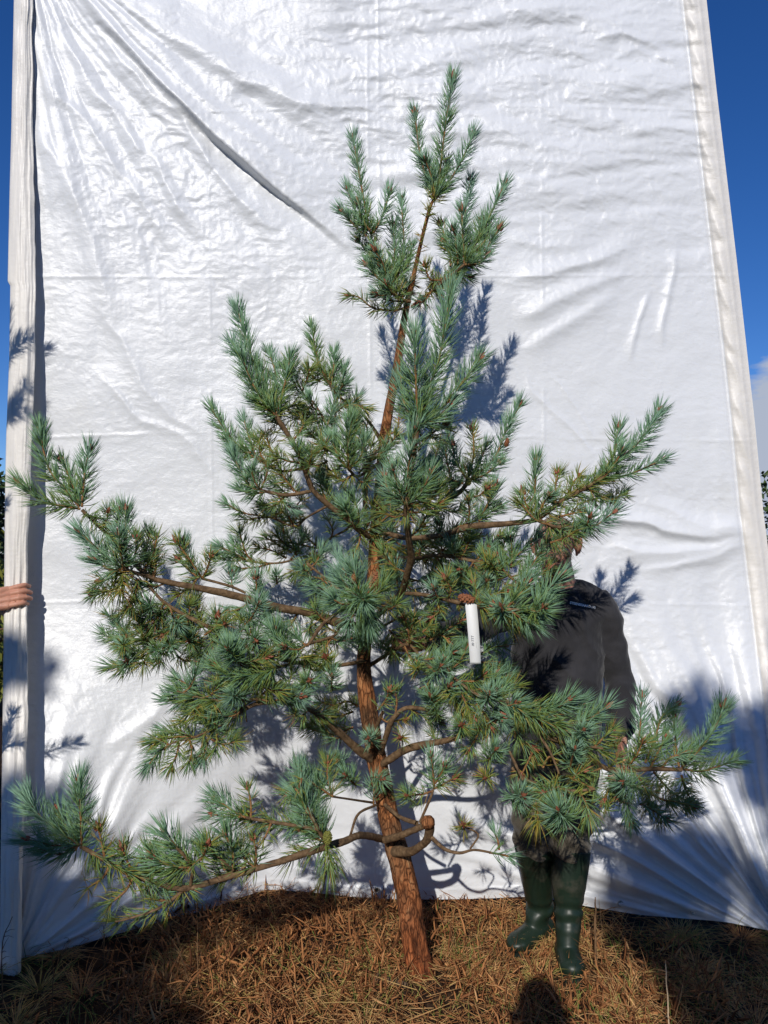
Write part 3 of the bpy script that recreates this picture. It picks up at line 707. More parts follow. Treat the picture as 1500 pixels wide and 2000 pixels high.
# ---- right upper: node behind
branch([[(745, 960, 2.99, 8), (800, 985, 2.9, 7), (853, 985, 2.82, 8), (894, 965, 2.78, 8), (915, 940, 2.75, 8)]],
 [([(915, 938), (945, 915), (969, 890), (989, 840), (1015, 790)], Y, .050, dict(dens=1.1, dd=-.02)),
  ([(912, 938), (925, 890), (923, 838)], O, .048, dict(dd=.1)),
  ([(913, 938), (890, 900), (885, 870)], Y, .050, dict(dd=.04)), ([(918, 938), (950, 925), (975, 905)], Y, .046, dict(dd=-.06)),
  ([(905, 945), (870, 930), (855, 905)], Y, .048), ([(880, 970), (868, 945), (850, 940)], O, .048),
  ([(905, 955), (930, 970), (950, 955)], O, .045, dict(dd=-.08)), ([(860, 985), (880, 1000), (900, 995)], O, .048),
  ([(915, 930), (935, 905), (950, 870)], Y, .048, dict(dd=.08)),
  ([(880, 930), (870, 880), (880, 840)], Y, .05, dict(dd=.06)), ([(860, 940), (850, 900), (858, 870)], O, .05, dict(dd=.05))], fill=4, flen=(.06, .10))
# ---- right middle clump in front of the shoulder
branch([[(732, 1085, 2.97, 8), (800, 1090, 2.9, 7), (860, 1085, 2.86, 7), (920, 1095, 2.82, 7), (975, 1110, 2.78, 6), (1014, 1142, 2.74, 5)]],
 [([(985, 1140), (1014, 1142), (1043, 1097), (1069, 1062)], Y, .054, dict(dd=-.05, dens=1.1)),
  ([(980, 1110), (1020, 1075), (1048, 1045)], Y, .052, dict(dd=.03)),
  ([(998, 1110), (1000, 1085), (998, 1058)], Y, .050), ([(975, 1110), (985, 1060), (1000, 1035)], Y, .048, dict(dd=.08)),
  ([(870, 1085), (898, 1072), (930, 1048)], O, .050), ([(930, 1095), (950, 1070), (975, 1050)], O, .050),
  ([(920, 1095), (940, 1120), (965, 1125)], O, .050), ([(850, 1085), (870, 1110), (900, 1120)], O, .050),
  ([(800, 1090), (830, 1070), (850, 1060)], O, .050), ([(880, 1050)], O, .05, dict(star=.1)), ([(950, 1140)], Y, .052, dict(star=.12)),
  ([(905, 1130)], O, .05, dict(star=.1)), ([(860, 1125)], O, .05, dict(star=.12)), ([(1010, 1150), (1040, 1130), (1070, 1110)], O, .05)], fill=9, flen=(.07, .13))
# ---- limb with the label, tip in front of the chest
branch([[(783, 1158, 2.76, 8), (836, 1163, 2.66, 8), (898, 1178, 2.56, 8), (935, 1186, 2.52, 7), (1000, 1190, 2.46, 5), (1036, 1192, 2.43, 5)]],
 [([(1000, 1190), (1039, 1190), (1064, 1159), (1094, 1126)], Y, .062, dict(dens=1.35, dd=-.04)),
  ([(990, 1186), (1015, 1160), (1030, 1135)], Y, .056, dict(dd=.03)), ([(1036, 1192), (1050, 1195), (1062, 1186)], Y, .060, dict(dd=-.06, dens=1.3)),
  ([(935, 1186), (985, 1192), (1034, 1194)], O, .062, dict(dens=1.7, wood=False, bud=False, droop=.40)),
  ([(935, 1184), (955, 1165), (985, 1155)], O, .055), ([(925, 1180), (930, 1155), (925, 1140)], O, .052, dict(dd=.04)),
  ([(960, 1190), (990, 1205), (1010, 1215)], O, .055, dict(droop=.3)), ([(1000, 1195), (1030, 1215), (1045, 1220)], Y, .056, dict(droop=.2)),
  ([(800, 1160), (850, 1168), (900, 1178)], SS, .045, dict(dens=.8, wood=False, bud=False)),
  ([(875, 1172), (880, 1150), (870, 1130)], O, .05), ([(850, 1165), (860, 1190), (845, 1205)], O, .05), ([(935, 1186), (945, 1178), (950, 1176)], SS, .05, dict(dens=4, bud=False))])
# ---- right, between label and lower limb
branch([[(722, 1300, 2.95, 8), (770, 1270, 2.86, 6), (800, 1260, 2.80, 6), (835, 1300, 2.74, 6), (880, 1320, 2.68, 6), (920, 1350, 2.62, 6), (955, 1366, 2.58, 5)]],
 [([(825, 1290), (860, 1283), (885, 1275)], Y, .056, dict(dd=-.05, dens=1.2)), ([(885, 1325), (920, 1352), (955, 1366), (980, 1348)], Y, .058, dict(dd=-.05, dens=1.2)),
  ([(845, 1370)], Y, .060, dict(star=.13, dens=1.3)), ([(852, 1362), (870, 1350), (878, 1340)], Y, .056, dict(dd=-.05)),
  ([(900, 1330), (930, 1330), (945, 1318)], O, .056, dict(dens=1.2)), ([(880, 1310), (900, 1290), (910, 1270)], O, .055),
  ([(900, 1420)], O, .056, dict(star=.12, dens=1.1)), ([(900, 1350), (915, 1385), (925, 1400)], O, .058, dict(droop=.2)), ([(870, 1340), (900, 1380), (905, 1395)], O, .055),
  ([(935, 1280), (960, 1265), (985, 1262)], O, .055, dict(dd=.06)), ([(930, 1290), (965, 1300), (990, 1310)], O, .055, dict(dd=.05)),
  ([(940, 1350), (960, 1330), (975, 1300)], O, .055, dict(dd=.08)), ([(860, 1240), (880, 1225), (900, 1215)], O, .050), ([(840, 1250), (860, 1240), (875, 1250)], O, .052),
  ([(825, 1235), (845, 1215), (850, 1200)], O, .05), ([(800, 1262), (797, 1230), (790, 1210)], O, .05, dict(dens=.7)), ([(930, 1375), (950, 1400), (960, 1420)], O, .058, dict(droop=.3)),
  ([(855, 1300), (840, 1325), (835, 1340)], O, .05)], fill=7, flen=(.07, .13))
# ---- big lower right limb
branch([[(735, 1497, 2.93, 15), (760, 1484, 2.88, 15), (785, 1468, 2.84, 14), (820, 1456, 2.80, 13), (880, 1444, 2.72, 11), (940, 1420, 2.66, 9), (1000, 1400, 2.60, 9), (1054, 1430, 2.56, 10), (1100, 1452, 2.54, 10), (1141, 1473, 2.53, 10), (1170, 1493, 2.54, 9), (1205, 1507, 2.55, 9), (1260, 1502, 2.57, 8), (1331, 1503, 2.60, 8)],
        [(940, 1360, 2.62, 7), (981, 1369, 2.56, 7), (1019, 1378, 2.52, 6), (1066, 1386, 2.50, 5)], [(975, 1366, 2.57, 6), (1031, 1395, 2.53, 6), (1075, 1420, 2.50, 5), (1150, 1405, 2.46, 5)],
        [(1000, 1500, 2.56, 6), (1037, 1527, 2.52, 6), (1111, 1544, 2.46, 6), (1161, 1541, 2.44, 5)], [(1060, 1440, 2.54, 6), (1110, 1452, 2.5, 5), (1178, 1462, 2.46, 4)]],
 [([(1040, 1383), (1066, 1388), (1090, 1380), (1112, 1366)], Y, .058, dict(dens=1.3, dd=-.04)),
  ([(1120, 1412), (1150, 1405), (1184, 1381)], Y, .056, dict(dens=1.2, dd=-.03)), ([(1080, 1400), (1110, 1390), (1135, 1375)], Y, .055, dict(dd=.02)),
  ([(981, 1369), (1019, 1378), (1060, 1386)], O, .055, dict(dens=1.0, wood=False, bud=False)),
  ([(1000, 1380), (1040, 1400), (1100, 1420)], O, .066, dict(dens=1.7, wood=False, bud=False, d=2.50, droop=.1)),
  ([(1050, 1432), (1110, 1455), (1175, 1465)], O, .055, dict(dens=1.1, wood=False, bud=False)),
  ([(977, 1403)], Y, .056, dict(star=.12, dens=1.2)), ([(965, 1470)], Y, .054, dict(star=.12, dens=1.1)), ([(1120, 1472)], Y, .050, dict(star=.11, d=2.44)), ([(1136, 1432)], Y, .050, dict(star=.11, d=2.44)),
  ([(950, 1519)], SS, .055, dict(star=.1, dens=1.4)), ([(1016, 1556)], Y, .060, dict(star=.13, dens=1.2, d=2.40)), ([(1095, 1589)], Y, .074, dict(star=.14, dens=1.3, d=2.34)),
  ([(1045, 1560), (1050, 1585), (1052, 1605)], SS, .062, dict(dens=1.8, d=2.40, droop=.4, bud=False)), ([(1037, 1527), (1085, 1538), (1150, 1541)], O, .058, dict(dens=1.3, wood=False, droop=.25)),
  ([(1161, 1541), (1120, 1520), (1140, 1505)], O, .055, dict(d=2.45)), ([(1130, 1545), (1145, 1570), (1150, 1590)], O, .058, dict(droop=.3)), ([(1222, 1530)], Y, .056, dict(star=.13, d=2.44, dens=1.2)),
  ([(1331, 1500), (1368, 1461), (1397, 1420), (1412, 1381)], Y, .060, dict(dens=1.3, dd=-.04)), ([(1326, 1498), (1320, 1450), (1317, 1400)], Y, .054, dict(dd=.08)),
  ([(1335, 1503), (1376, 1505), (1432, 1486)], Y, .056, dict(dens=1.1, dd=.06)), ([(1331, 1515), (1338, 1540), (1350, 1562)], O, .050, dict(dd=.06)),
  ([(1230, 1500), (1248, 1440), (1253, 1362)], Y, .050, dict(dd=.12)), ([(1260, 1490), (1277, 1450), (1293, 1400), (1322, 1376)], Y, .050, dict(dd=.10)),
  ([(1270, 1500), (1285, 1470), (1300, 1440)], Y, .050, dict(dd=.03)), ([(1277, 1508), (1310, 1545), (1343, 1566)], O, .052, dict(dd=.06)), ([(1235, 1530), (1290, 1560), (1356, 1574)], O, .050, dict(dd=.05)),
  ([(1215, 1520), (1222, 1560), (1232, 1606)], Y, .048, dict(dd=-.04)), ([(1240, 1510), (1262, 1540), (1270, 1570)], O, .052), ([(1205, 1510), (1190, 1540), (1180, 1560)], O, .052),
  ([(1190, 1500), (1205, 1480), (1200, 1455)], O, .050), ([(1290, 1503), (1310, 1480), (1340, 1470)], O, .052), ([(1215, 1505), (1240, 1480), (1255, 1450)], O, .052),
  ([(1160, 1460), (1180, 1440), (1195, 1425)], O, .05), ([(1250, 1570), (1280, 1585), (1300, 1600)], O, .050, dict(d=2.55)),
  ([(1070, 1545)], O, .06, dict(star=.1, d=2.44)), ([(1180, 1590), (1185, 1575), (1200, 1560)], O, .05, dict(d=2.5)), ([(1040, 1470), (1030, 1490), (1020, 1510)], SS, .05),
  ([(940, 1420), (925, 1450), (915, 1465)], O, .05), ([(1000, 1420), (1020, 1450), (1040, 1460)], O, .058, dict(droop=.3)), ([(1175, 1500), (1150, 1510), (1130, 1515)], O, .05)], fill=3, flen=(.06, .11))
# ---- bare dead twigs under the lower right limb
branch([[(1051, 1432, 2.50, 6), (1075, 1470, 2.46, 5), (1092, 1511, 2.44, 4)], [(994, 1465, 2.52, 5), (1010, 1500, 2.5, 5), (1021, 1524, 2.49, 4)]], [([(1060, 1500), (1070, 1480), (1080, 1475)], SS, .045, dict(dens=.8, bud=False))], name='dead_twig')
# ---- small right stubs around the trunk
branch([[(744, 1470, 2.90, 10), (760, 1420, 2.84, 10), (772, 1398, 2.82, 9), (800, 1382, 2.8, 8), (860, 1392, 2.78, 5)], [(735, 1420, 2.92, 8), (748, 1390, 2.86, 6)]],
 [([(740, 1385), (752, 1370), (760, 1350)], O, .05, dict(dens=.7)), ([(772, 1398), (775, 1370), (772, 1350)], O, .05, dict(dens=.7)), ([(722, 1444)], Y, .050, dict(star=.09, d=2.82)),
  ([(783, 1440)], SS, .05, dict(star=.09, d=2.84)), ([(800, 1385), (830, 1400), (860, 1410)], O, .045, dict(dd=.1)), ([(742, 1520)], Y, .052, dict(star=.06, d=2.80, dens=.9)), ([(745, 1400), (755, 1410), (790, 1405)], SS, .045)])
# ---- lower right loop with the cut knob
branch([[(772, 1662, 2.86, 22), (798, 1664, 2.78, 17), (818, 1655, 2.72, 15), (834, 1640, 2.68, 15), (839, 1618, 2.65, 18), (836, 1606, 2.63, 20)], [(752, 1641, 2.82, 13), (776, 1634, 2.76, 13), (806, 1622, 2.70, 12), (830, 1612, 2.66, 12)],
        [(752, 1572, 2.88, 8), (782, 1596, 2.78, 8), (814, 1608, 2.70, 9)], [(842, 1635, 2.65, 8), (868, 1658, 2.64, 7), (897, 1666, 2.64, 6), (925, 1660, 2.66, 5), (958, 1665, 2.68, 4), (992, 1672, 2.70, 3)], [(918, 1658, 2.66, 4), (934, 1630, 2.68, 4), (905, 1614, 2.7, 3)],
        [(820, 1606, 2.68, 5), (840, 1560, 2.66, 5), (848, 1538, 2.66, 4)]],
 [([(848, 1540), (846, 1510), (842, 1478)], Y, .052, dict(dd=-.02, dens=.9)), ([(848, 1540), (868, 1530), (886, 1520)], O, .050, dict(dens=.8)), ([(845, 1545), (820, 1552), (800, 1552)], O, .052, dict(dens=.9)),
  ([(850, 1530), (862, 1510), (868, 1495)], Y, .048, dict(dens=.7)), ([(905, 1614)], SS, .052, dict(star=.07, d=2.68, dens=1.1)), ([(955, 1665), (975, 1668), (994, 1673)], Y, .050, dict(dens=.55, bud=False)),
  ([(975, 1660), (972, 1640), (966, 1628)], Y, .045, dict(dens=.5, bud=False)), ([(810, 1570), (800, 1560), (795, 1555)], O, .05, dict(dens=.7))])
# ---- big lower left limb
branch([[(750, 1640, 2.88, 13), (725, 1634, 2.76, 13), (700, 1632, 2.66, 13), (668, 1645, 2.58, 14), (636, 1653, 2.54, 14), (580, 1672, 2.48, 13), (516, 1692, 2.44, 12), (434, 1716, 2.40, 11), (372, 1734, 2.37, 11), (340, 1733, 2.36, 11), (300, 1722, 2.35, 10), (255, 1708, 2.34, 9), (215, 1686, 2.33, 9), (157, 1652, 2.32, 8)],
        [(372, 1735, 2.37, 7), (374, 1690, 2.34, 7), (345, 1655, 2.32, 6)], [(360, 1738, 2.37, 6), (314, 1772, 2.34, 5), (256, 1793, 2.32, 4), (225, 1800, 2.31, 3)], [(455, 1700, 2.40, 6), (426, 1673, 2.38, 5)],
        [(636, 1645, 2.54, 9), (620, 1618, 2.50, 8), (604, 1585, 2.48, 7)], [(622, 1620, 2.50, 7), (548, 1608, 2.46, 7), (480, 1597, 2.44, 6)], [(684, 1632, 2.64, 5), (700, 1590, 2.72, 5), (735, 1572, 2.84, 5)], [(730, 1568, 2.86, 5), (690, 1562, 2.72, 4), (650, 1556, 2.60, 4)]],
 [([(160, 1652), (158, 1595), (154, 1526)], Y, .062, dict(dens=1.35, dd=-.03)), ([(155, 1650), (116, 1626), (76, 1592), (54, 1558)], Y, .062, dict(dens=1.35, dd=0)),
  ([(152, 1656), (100, 1650), (56, 1640)], Y, .060, dict(dens=1.0, dd=-.04)), ([(155, 1652), (130, 1615), (112, 1580)], Y, .060, dict(dens=1.1, dd=.06)), ([(150, 1658), (120, 1668), (90, 1662)], Y, .058, dict(dens=.7)),
  ([(160, 1655), (215, 1686), (262, 1710)], O, .062, dict(dens=1.2, wood=False, bud=False)), ([(205, 1680), (200, 1650), (192, 1620)], O, .058, dict(dens=.8)), ([(262, 1710), (250, 1685), (240, 1660)], O, .058, dict(dens=.9)),
  ([(262, 1710), (320, 1728), (372, 1734)], O, .055, dict(dens=.9, wood=False, bud=False, droop=.1)), ([(290, 1718), (285, 1690), (290, 1660)], O, .056, dict(dens=.9)),
  ([(374, 1690), (345, 1655), (322, 1628)], Y, .064, dict(dens=1.5, dd=-.02)), ([(372, 1695), (330, 1690), (300, 1672)], Y, .062, dict(dens=1.2)), ([(374, 1690), (395, 1675), (405, 1650)], O, .056), ([(370, 1700), (350, 1700), (320, 1705)], Y, .06, dict(dens=1.1)),
  ([(440, 1700), (426, 1673), (400, 1652)], Y, .060, dict(dens=1.3)), ([(455, 1700), (455, 1665), (440, 1630)], Y, .058, dict(dens=1.1)), ([(500, 1695), (480, 1680), (468, 1655)], O, .058, dict(dens=1.2)), ([(505, 1692), (460, 1700), (430, 1712)], O, .056, dict(dens=1.0, wood=False, bud=False, droop=.1)),
  ([(500, 1694), (500, 1660), (495, 1640)], O, .055, dict(dens=1.0)),
  ([(360, 1738), (314, 1772), (256, 1793), (226, 1800)], O, .055, dict(dens=.75, wood=False, bud=False, droop=-.1)), ([(330, 1760), (300, 1755), (290, 1730)], O, .055, dict(dens=.6, bud=False)), ([(262, 1712), (245, 1740), (215, 1765)], O, .058, dict(dens=.6, bud=False)), ([(215, 1690), (200, 1715), (170, 1735)], SS, .055, dict(dens=.7, bud=False)),
  ([(636, 1645), (618, 1612), (600, 1580), (584, 1552)], Y, .074, dict(dens=1.6, dd=-.05, r=.007)), ([(634, 1645), (600, 1628), (585, 1620)], Y, .066, dict(dens=1.0)), ([(636, 1645), (615, 1580), (620, 1530)], Y, .066, dict(dens=1.1, dd=.08)),
  ([(600, 1590), (585, 1545), (583, 1500)], Y, .060, dict(dens=1.0, dd=.10)), ([(636, 1640), (638, 1655), (645, 1690)], O, .070, dict(dens=1.2, bud=False, wood=False, droop=.5)), ([(630, 1650), (600, 1660), (570, 1672)], O, .060, dict(dens=.8, bud=False, wood=False, droop=.2)),
  ([(600, 1615), (548, 1608), (480, 1597)], O, .058, dict(dens=1.2, wood=False, bud=False)), ([(480, 1597), (450, 1580), (418, 1558)], Y, .056, dict(dens=1.1)), ([(490, 1598), (490, 1570), (485, 1540)], O, .050, dict(dens=.7)), ([(470, 1595), (440, 1595), (415, 1590)], Y, .052, dict(dens=.8)), ([(530, 1606), (525, 1620), (515, 1640)], SS, .055, dict(dens=.7, bud=False)),
  ([(650, 1556), (612, 1530), (590, 1510)], Y, .058, dict(dens=1.0)), ([(680, 1520)], Y, .055, dict(star=.09, d=2.7)), ([(662, 1488)], Y, .055, dict(star=.09, d=2.8)), ([(650, 1556), (640, 1520), (640, 1490)], O, .056, dict(dens=.9)), ([(590, 1520), (580, 1545), (560, 1550)], O, .05)])
# ---- big middle left limb
branch([[(708, 1232, 2.95, 15), (690, 1222, 2.90, 16), (655, 1214, 2.84, 17), (604, 1197, 2.80, 16), (540, 1186, 2.74, 16), (468, 1166, 2.68, 15), (400, 1151, 2.64, 13), (328, 1137, 2.60, 11), (295, 1128, 2.58, 10), (262, 1100, 2.56, 9), (213, 1047, 2.54, 8), (187, 1022, 2.53, 7), (160, 996, 2.52, 7)],
        [(300, 1130, 2.58, 8), (265, 1119, 2.54, 7), (240, 1111, 2.50, 6)], [(480, 1158, 2.69, 5), (455, 1147, 2.68, 5), (433, 1140, 2.67, 5), (395, 1130, 2.66, 5)], [(662, 1216, 2.84, 6), (655, 1240, 2.80, 5), (590, 1262, 2.72, 6)], [(750, 1190, 2.8, 6), (700, 1180, 2.72, 5), (640, 1210, 2.64, 7), (600, 1262, 2.60, 6)]],
 [([(155, 990), (130, 958), (100, 923), (85, 880), (78, 838)], Y, .054, dict(dens=1.35, dd=-.02)), ([(157, 994), (93, 983), (66, 968), (38, 943)], Y, .054, dict(dens=1.2, dd=-.06)),
  ([(155, 988), (148, 970), (143, 955)], Y, .048), ([(160, 990), (165, 930), (175, 877)], Y, .054, dict(dens=1.25, dd=.04)), ([(155, 985), (135, 930), (120, 900)], Y, .050, dict(dd=.05)),
  ([(165, 998), (190, 1024), (230, 1065)], O, .054, dict(dens=1.1, wood=False, bud=False)), ([(215, 1050), (228, 1020), (232, 1000)], O, .048), ([(245, 1080), (246, 1040), (245, 996)], Y, .052, dict(dens=1.1, dd=-.04)), ([(200, 1035), (210, 1010), (212, 1000)], O, .046),
  ([(240, 1111), (200, 1080), (156, 1040)], Y, .056, dict(dens=1.4, dd=-.03)), ([(240, 1108), (236, 1080), (232, 1045)], Y, .056, dict(dens=1.2, dd=-.06)), ([(240, 1112), (215, 1112), (185, 1095)], Y, .054, dict(dens=1.0)),
  ([(270, 1105), (285, 1075), (292, 1043)], Y, .050, dict(dd=.08)), ([(280, 1115), (300, 1080), (305, 1050)], O, .050, dict(dd=.04)), ([(250, 1108), (265, 1080), (265, 1050)], O, .05), ([(300, 1128), (305, 1105), (300, 1085)], O, .05),
  ([(240, 1115), (240, 1140), (235, 1155)], SS, .058, dict(dens=2.0, bud=False, wood=False, droop=.4)), ([(258, 1125), (225, 1150), (182, 1160)], O, .050, dict(dens=1.2)), ([(270, 1130), (265, 1165), (255, 1185)], O, .052, dict(dens=1.0, droop=.3)), ([(245, 1115), (215, 1130), (195, 1135)], O, .054),
  ([(395, 1130), (375, 1100), (345, 1057)], O, .048, dict(dens=.9)), ([(395, 1130), (405, 1110), (412, 1088)], O, .046), ([(390, 1130), (365, 1110), (350, 1095)], O, .048), ([(375, 1110), (360, 1080), (358, 1060)], Y, .046), ([(385, 1130), (370, 1150), (350, 1160)], O, .05, dict(dens=.9)),
  ([(505, 1190), (502, 1160), (500, 1130)], Y, .050), ([(500, 1190)], Y, .056, dict(star=.11, d=2.64, dens=1.1)), ([(480, 1185), (460, 1205), (440, 1220)], O, .055), ([(440, 1222)], O, .052, dict(star=.1, d=2.62)),
  ([(600, 1262), (570, 1240), (538, 1225)], Y, .056, dict(d=2.62, dens=1.1)), ([(545, 1290), (545, 1260), (536, 1228)], Y, .060, dict(d=2.60, dens=1.2)), ([(496, 1252)], Y, .054, dict(star=.1, d=2.60)),
  ([(610, 1210), (605, 1235), (620, 1250)], O, .052, dict(dens=1.0)), ([(640, 1205), (625, 1190), (620, 1180)], SS, .05), ([(655, 1235), (640, 1225), (632, 1215)], SS, .055, dict(dens=1.5))], fill=6, flen=(.06, .11), up=.2)
# ---- left lower fork with the clump
branch([[(716, 1290, 2.94, 8), (650, 1300, 2.84, 8), (560, 1290, 2.74, 8), (480, 1262, 2.68, 8), (400, 1221, 2.64, 8), (353, 1197, 2.62, 7), (317, 1173, 2.60, 6), (287, 1140, 2.58, 6)],
        [(600, 1290, 2.74, 6), (540, 1304, 2.64, 6), (492, 1319, 2.58, 6), (448, 1320, 2.55, 5), (422, 1300, 2.54, 5)], [(350, 1235, 2.66, 4), (313, 1262, 2.68, 4), (273, 1286, 2.70, 4), (250, 1293, 2.70, 3)], [(345, 1255, 2.66, 4), (300, 1250, 2.68, 4), (260, 1250, 2.68, 4), (236, 1226, 2.68, 3)], [(350, 1195, 2.63, 4), (300, 1187, 2.62, 4), (270, 1190, 2.62, 3)]],
 [([(448, 1290), (452, 1278), (452, 1266)], Y, .060, dict(d=2.52, dens=1.8)), ([(452, 1276)], Y, .062, dict(star=.14, d=2.52, dens=1.5)), ([(400, 1262), (380, 1258), (360, 1250)], O, .056, dict(dens=1.3)), ([(372, 1252)], O, .058, dict(star=.1, dens=1.3)),
  ([(400, 1240), (420, 1225), (425, 1205)], O, .055, dict(dens=1.1)), ([(430, 1235), (410, 1260), (390, 1285)], O, .058, dict(dens=1.3)), ([(345, 1280), (360, 1290), (380, 1290)], O, .055),
  ([(540, 1304), (492, 1319), (448, 1320), (420, 1298)], Y, .060, dict(dens=1.5, wood=False, d=2.55, droop=.1)), ([(600, 1336)], Y, .056, dict(star=.12, d=2.62, dens=1.2)), ([(580, 1360)], Y, .056, dict(star=.12, d=2.62, dens=1.2)), ([(648, 1328)], Y, .054, dict(star=.1, d=2.74)), ([(640, 1290)], O, .054, dict(star=.11, d=2.74)),
  ([(560, 1300), (580, 1285), (600, 1285)], O, .055), ([(590, 1300), (620, 1310), (640, 1300)], O, .055), ([(520, 1265), (530, 1290), (525, 1310)], O, .055), ([(500, 1330), (520, 1345), (545, 1350)], O, .056, dict(dens=1.2)), ([(470, 1300), (500, 1290), (520, 1285)], O, .055), ([(480, 1262), (495, 1290), (500, 1300)], O, .055),
  ([(330, 1185), (300, 1200), (280, 1215)], O, .048), ([(320, 1175), (310, 1205), (290, 1225)], O, .050), ([(350, 1200), (340, 1225), (320, 1240)], O, .048), ([(290, 1190), (265, 1200), (245, 1195)], O, .046), ([(300, 1200), (280, 1180), (265, 1170)], O, .048),
  ([(260, 1250), (245, 1235), (232, 1220)], Y, .046), ([(262, 1250), (250, 1245), (235, 1250)], O, .046), ([(273, 1285), (255, 1275), (240, 1268)], Y, .046), ([(250, 1293)], Y, .046, dict(star=.08, d=2.68)), ([(268, 1285), (250, 1300), (240, 1305)], O, .046), ([(300, 1252), (290, 1235), (280, 1225)], O, .046), ([(330, 1245), (320, 1270), (310, 1290)], O, .046),
  ([(365, 1225), (370, 1200), (370, 1180)], O, .050), ([(395, 1225), (385, 1195), (380, 1170)], O, .050, dict(dd=.1))], fill=14, flen=(.07, .13), up=.1)
# ---- left: lower thick limb
branch([[(735, 1490, 2.93, 16), (712, 1473, 2.88, 16), (692, 1458, 2.84, 15), (660, 1428, 2.78, 14), (612, 1389, 2.70, 12), (560, 1372, 2.64, 9), (500, 1375, 2.60, 8), (460, 1398, 2.58, 6), (424, 1420, 2.57, 5), (380, 1440, 2.56, 4)],
        [(560, 1372, 2.64, 6), (500, 1366, 2.58, 6), (440, 1370, 2.55, 5), (390, 1362, 2.53, 4), (345, 1350, 2.52, 4)], [(424, 1420, 2.57, 4), (400, 1450, 2.57, 3), (390, 1470, 2.57, 3)], [(380, 1440, 2.56, 4), (330, 1455, 2.54, 3), (292, 1492, 2.54, 3)], [(478, 1385, 2.6, 3), (482, 1410, 2.6, 2.5)]],
 [([(440, 1370), (390, 1362), (342, 1350)], Y, .052, dict(dens=1.3, dd=-.02)), ([(400, 1363), (370, 1340), (345, 1325)], Y, .050, dict(dens=1.0)), ([(420, 1368), (400, 1385), (370, 1390)], O, .052, dict(dens=1.2)), ([(460, 1360)], Y, .054, dict(star=.1, dens=1.2)), ([(470, 1370), (440, 1345), (425, 1330)], O, .052, dict(dens=1.2)), ([(380, 1362), (350, 1372), (325, 1365)], Y, .048),
  ([(480, 1378), (450, 1395), (420, 1395)], O, .052, dict(dens=1.2)), ([(500, 1370), (520, 1350), (540, 1345)], O, .052), ([(390, 1375), (380, 1400), (360, 1410)], O, .05),
  ([(380, 1440), (345, 1430), (318, 1428)], Y, .048, dict(dens=1.1)), ([(380, 1440), (340, 1440), (300, 1450)], O, .048, dict(dens=1.0)), ([(330, 1455), (310, 1470), (290, 1494)], Y, .048, dict(dens=1.1)), ([(350, 1450), (345, 1475), (335, 1495)], O, .048), ([(400, 1430), (395, 1455), (390, 1480)], O, .048), ([(420, 1420), (425, 1445), (420, 1465)], O, .046),
  ([(330, 1455), (315, 1445), (300, 1445)], O, .048), ([(370, 1445), (375, 1465), (370, 1490)], O, .046), ([(424, 1420), (410, 1405), (395, 1400)], O, .046),
  ([(640, 1425), (620, 1428), (595, 1420)], O, .050, dict(d=2.9, dd=.05)), ([(660, 1380), (640, 1375), (625, 1370)], O, .050, dict(d=2.96)), ([(690, 1390), (660, 1400), (640, 1405)], O, .050, dict(d=3.0)), ([(690, 1420), (650, 1435), (610, 1410)], O, .050, dict(d=2.98, dens=1.1)), ([(700, 1380), (680, 1370), (660, 1375)], O, .05, dict(d=3.0)), ([(605, 1385), (585, 1400), (575, 1395)], O, .05)], fill=7, flen=(.06, .10), up=.1)
# ---- centre star cluster toward the camera
branch([[(714, 1238, 2.94, 9), (706, 1215, 2.80, 9), (704, 1185, 2.68, 8), (702, 1165, 2.60, 7)], [(708, 1240, 2.92, 7), (690, 1180, 2.80, 6), (600, 1100, 2.85, 5)]],
 [([(706, 1170)], Y, .072, dict(star=.18, dens=1.7)), ([(706, 1168), (698, 1140), (690, 1108)], Y, .064, dict(dens=1.4, dd=-.03)), ([(704, 1170), (680, 1150), (662, 1120)], Y, .060, dict(dens=1.1)), ([(706, 1172), (735, 1160), (750, 1140)], Y, .058), ([(700, 1175), (670, 1180), (650, 1170)], Y, .06), ([(706, 1178), (715, 1200), (722, 1220)], Y, .064, dict(dens=1.2, droop=.2)), ([(706, 1180), (690, 1200), (680, 1220)], Y, .06, dict(droop=.2)),
  ([(708, 1248)], Y, .060, dict(star=.12, d=2.78, dens=1.3)), ([(680, 1130), (665, 1100), (655, 1080)], Y, .054, dict(dd=.05)), ([(745, 1180), (760, 1190), (775, 1180)], O, .052), ([(740, 1250), (760, 1265), (770, 1280)], O, .05), ([(690, 1250), (670, 1245), (655, 1255)], O, .05), ([(760, 1230), (770, 1245), (765, 1270)], O, .045, dict(d=2.9, droop=.3)),
  ([(640, 1215), (625, 1205), (615, 1190)], O, .05), ([(640, 1140), (625, 1130), (600, 1125)], O, .05)], fill=3, flen=(.06, .09))
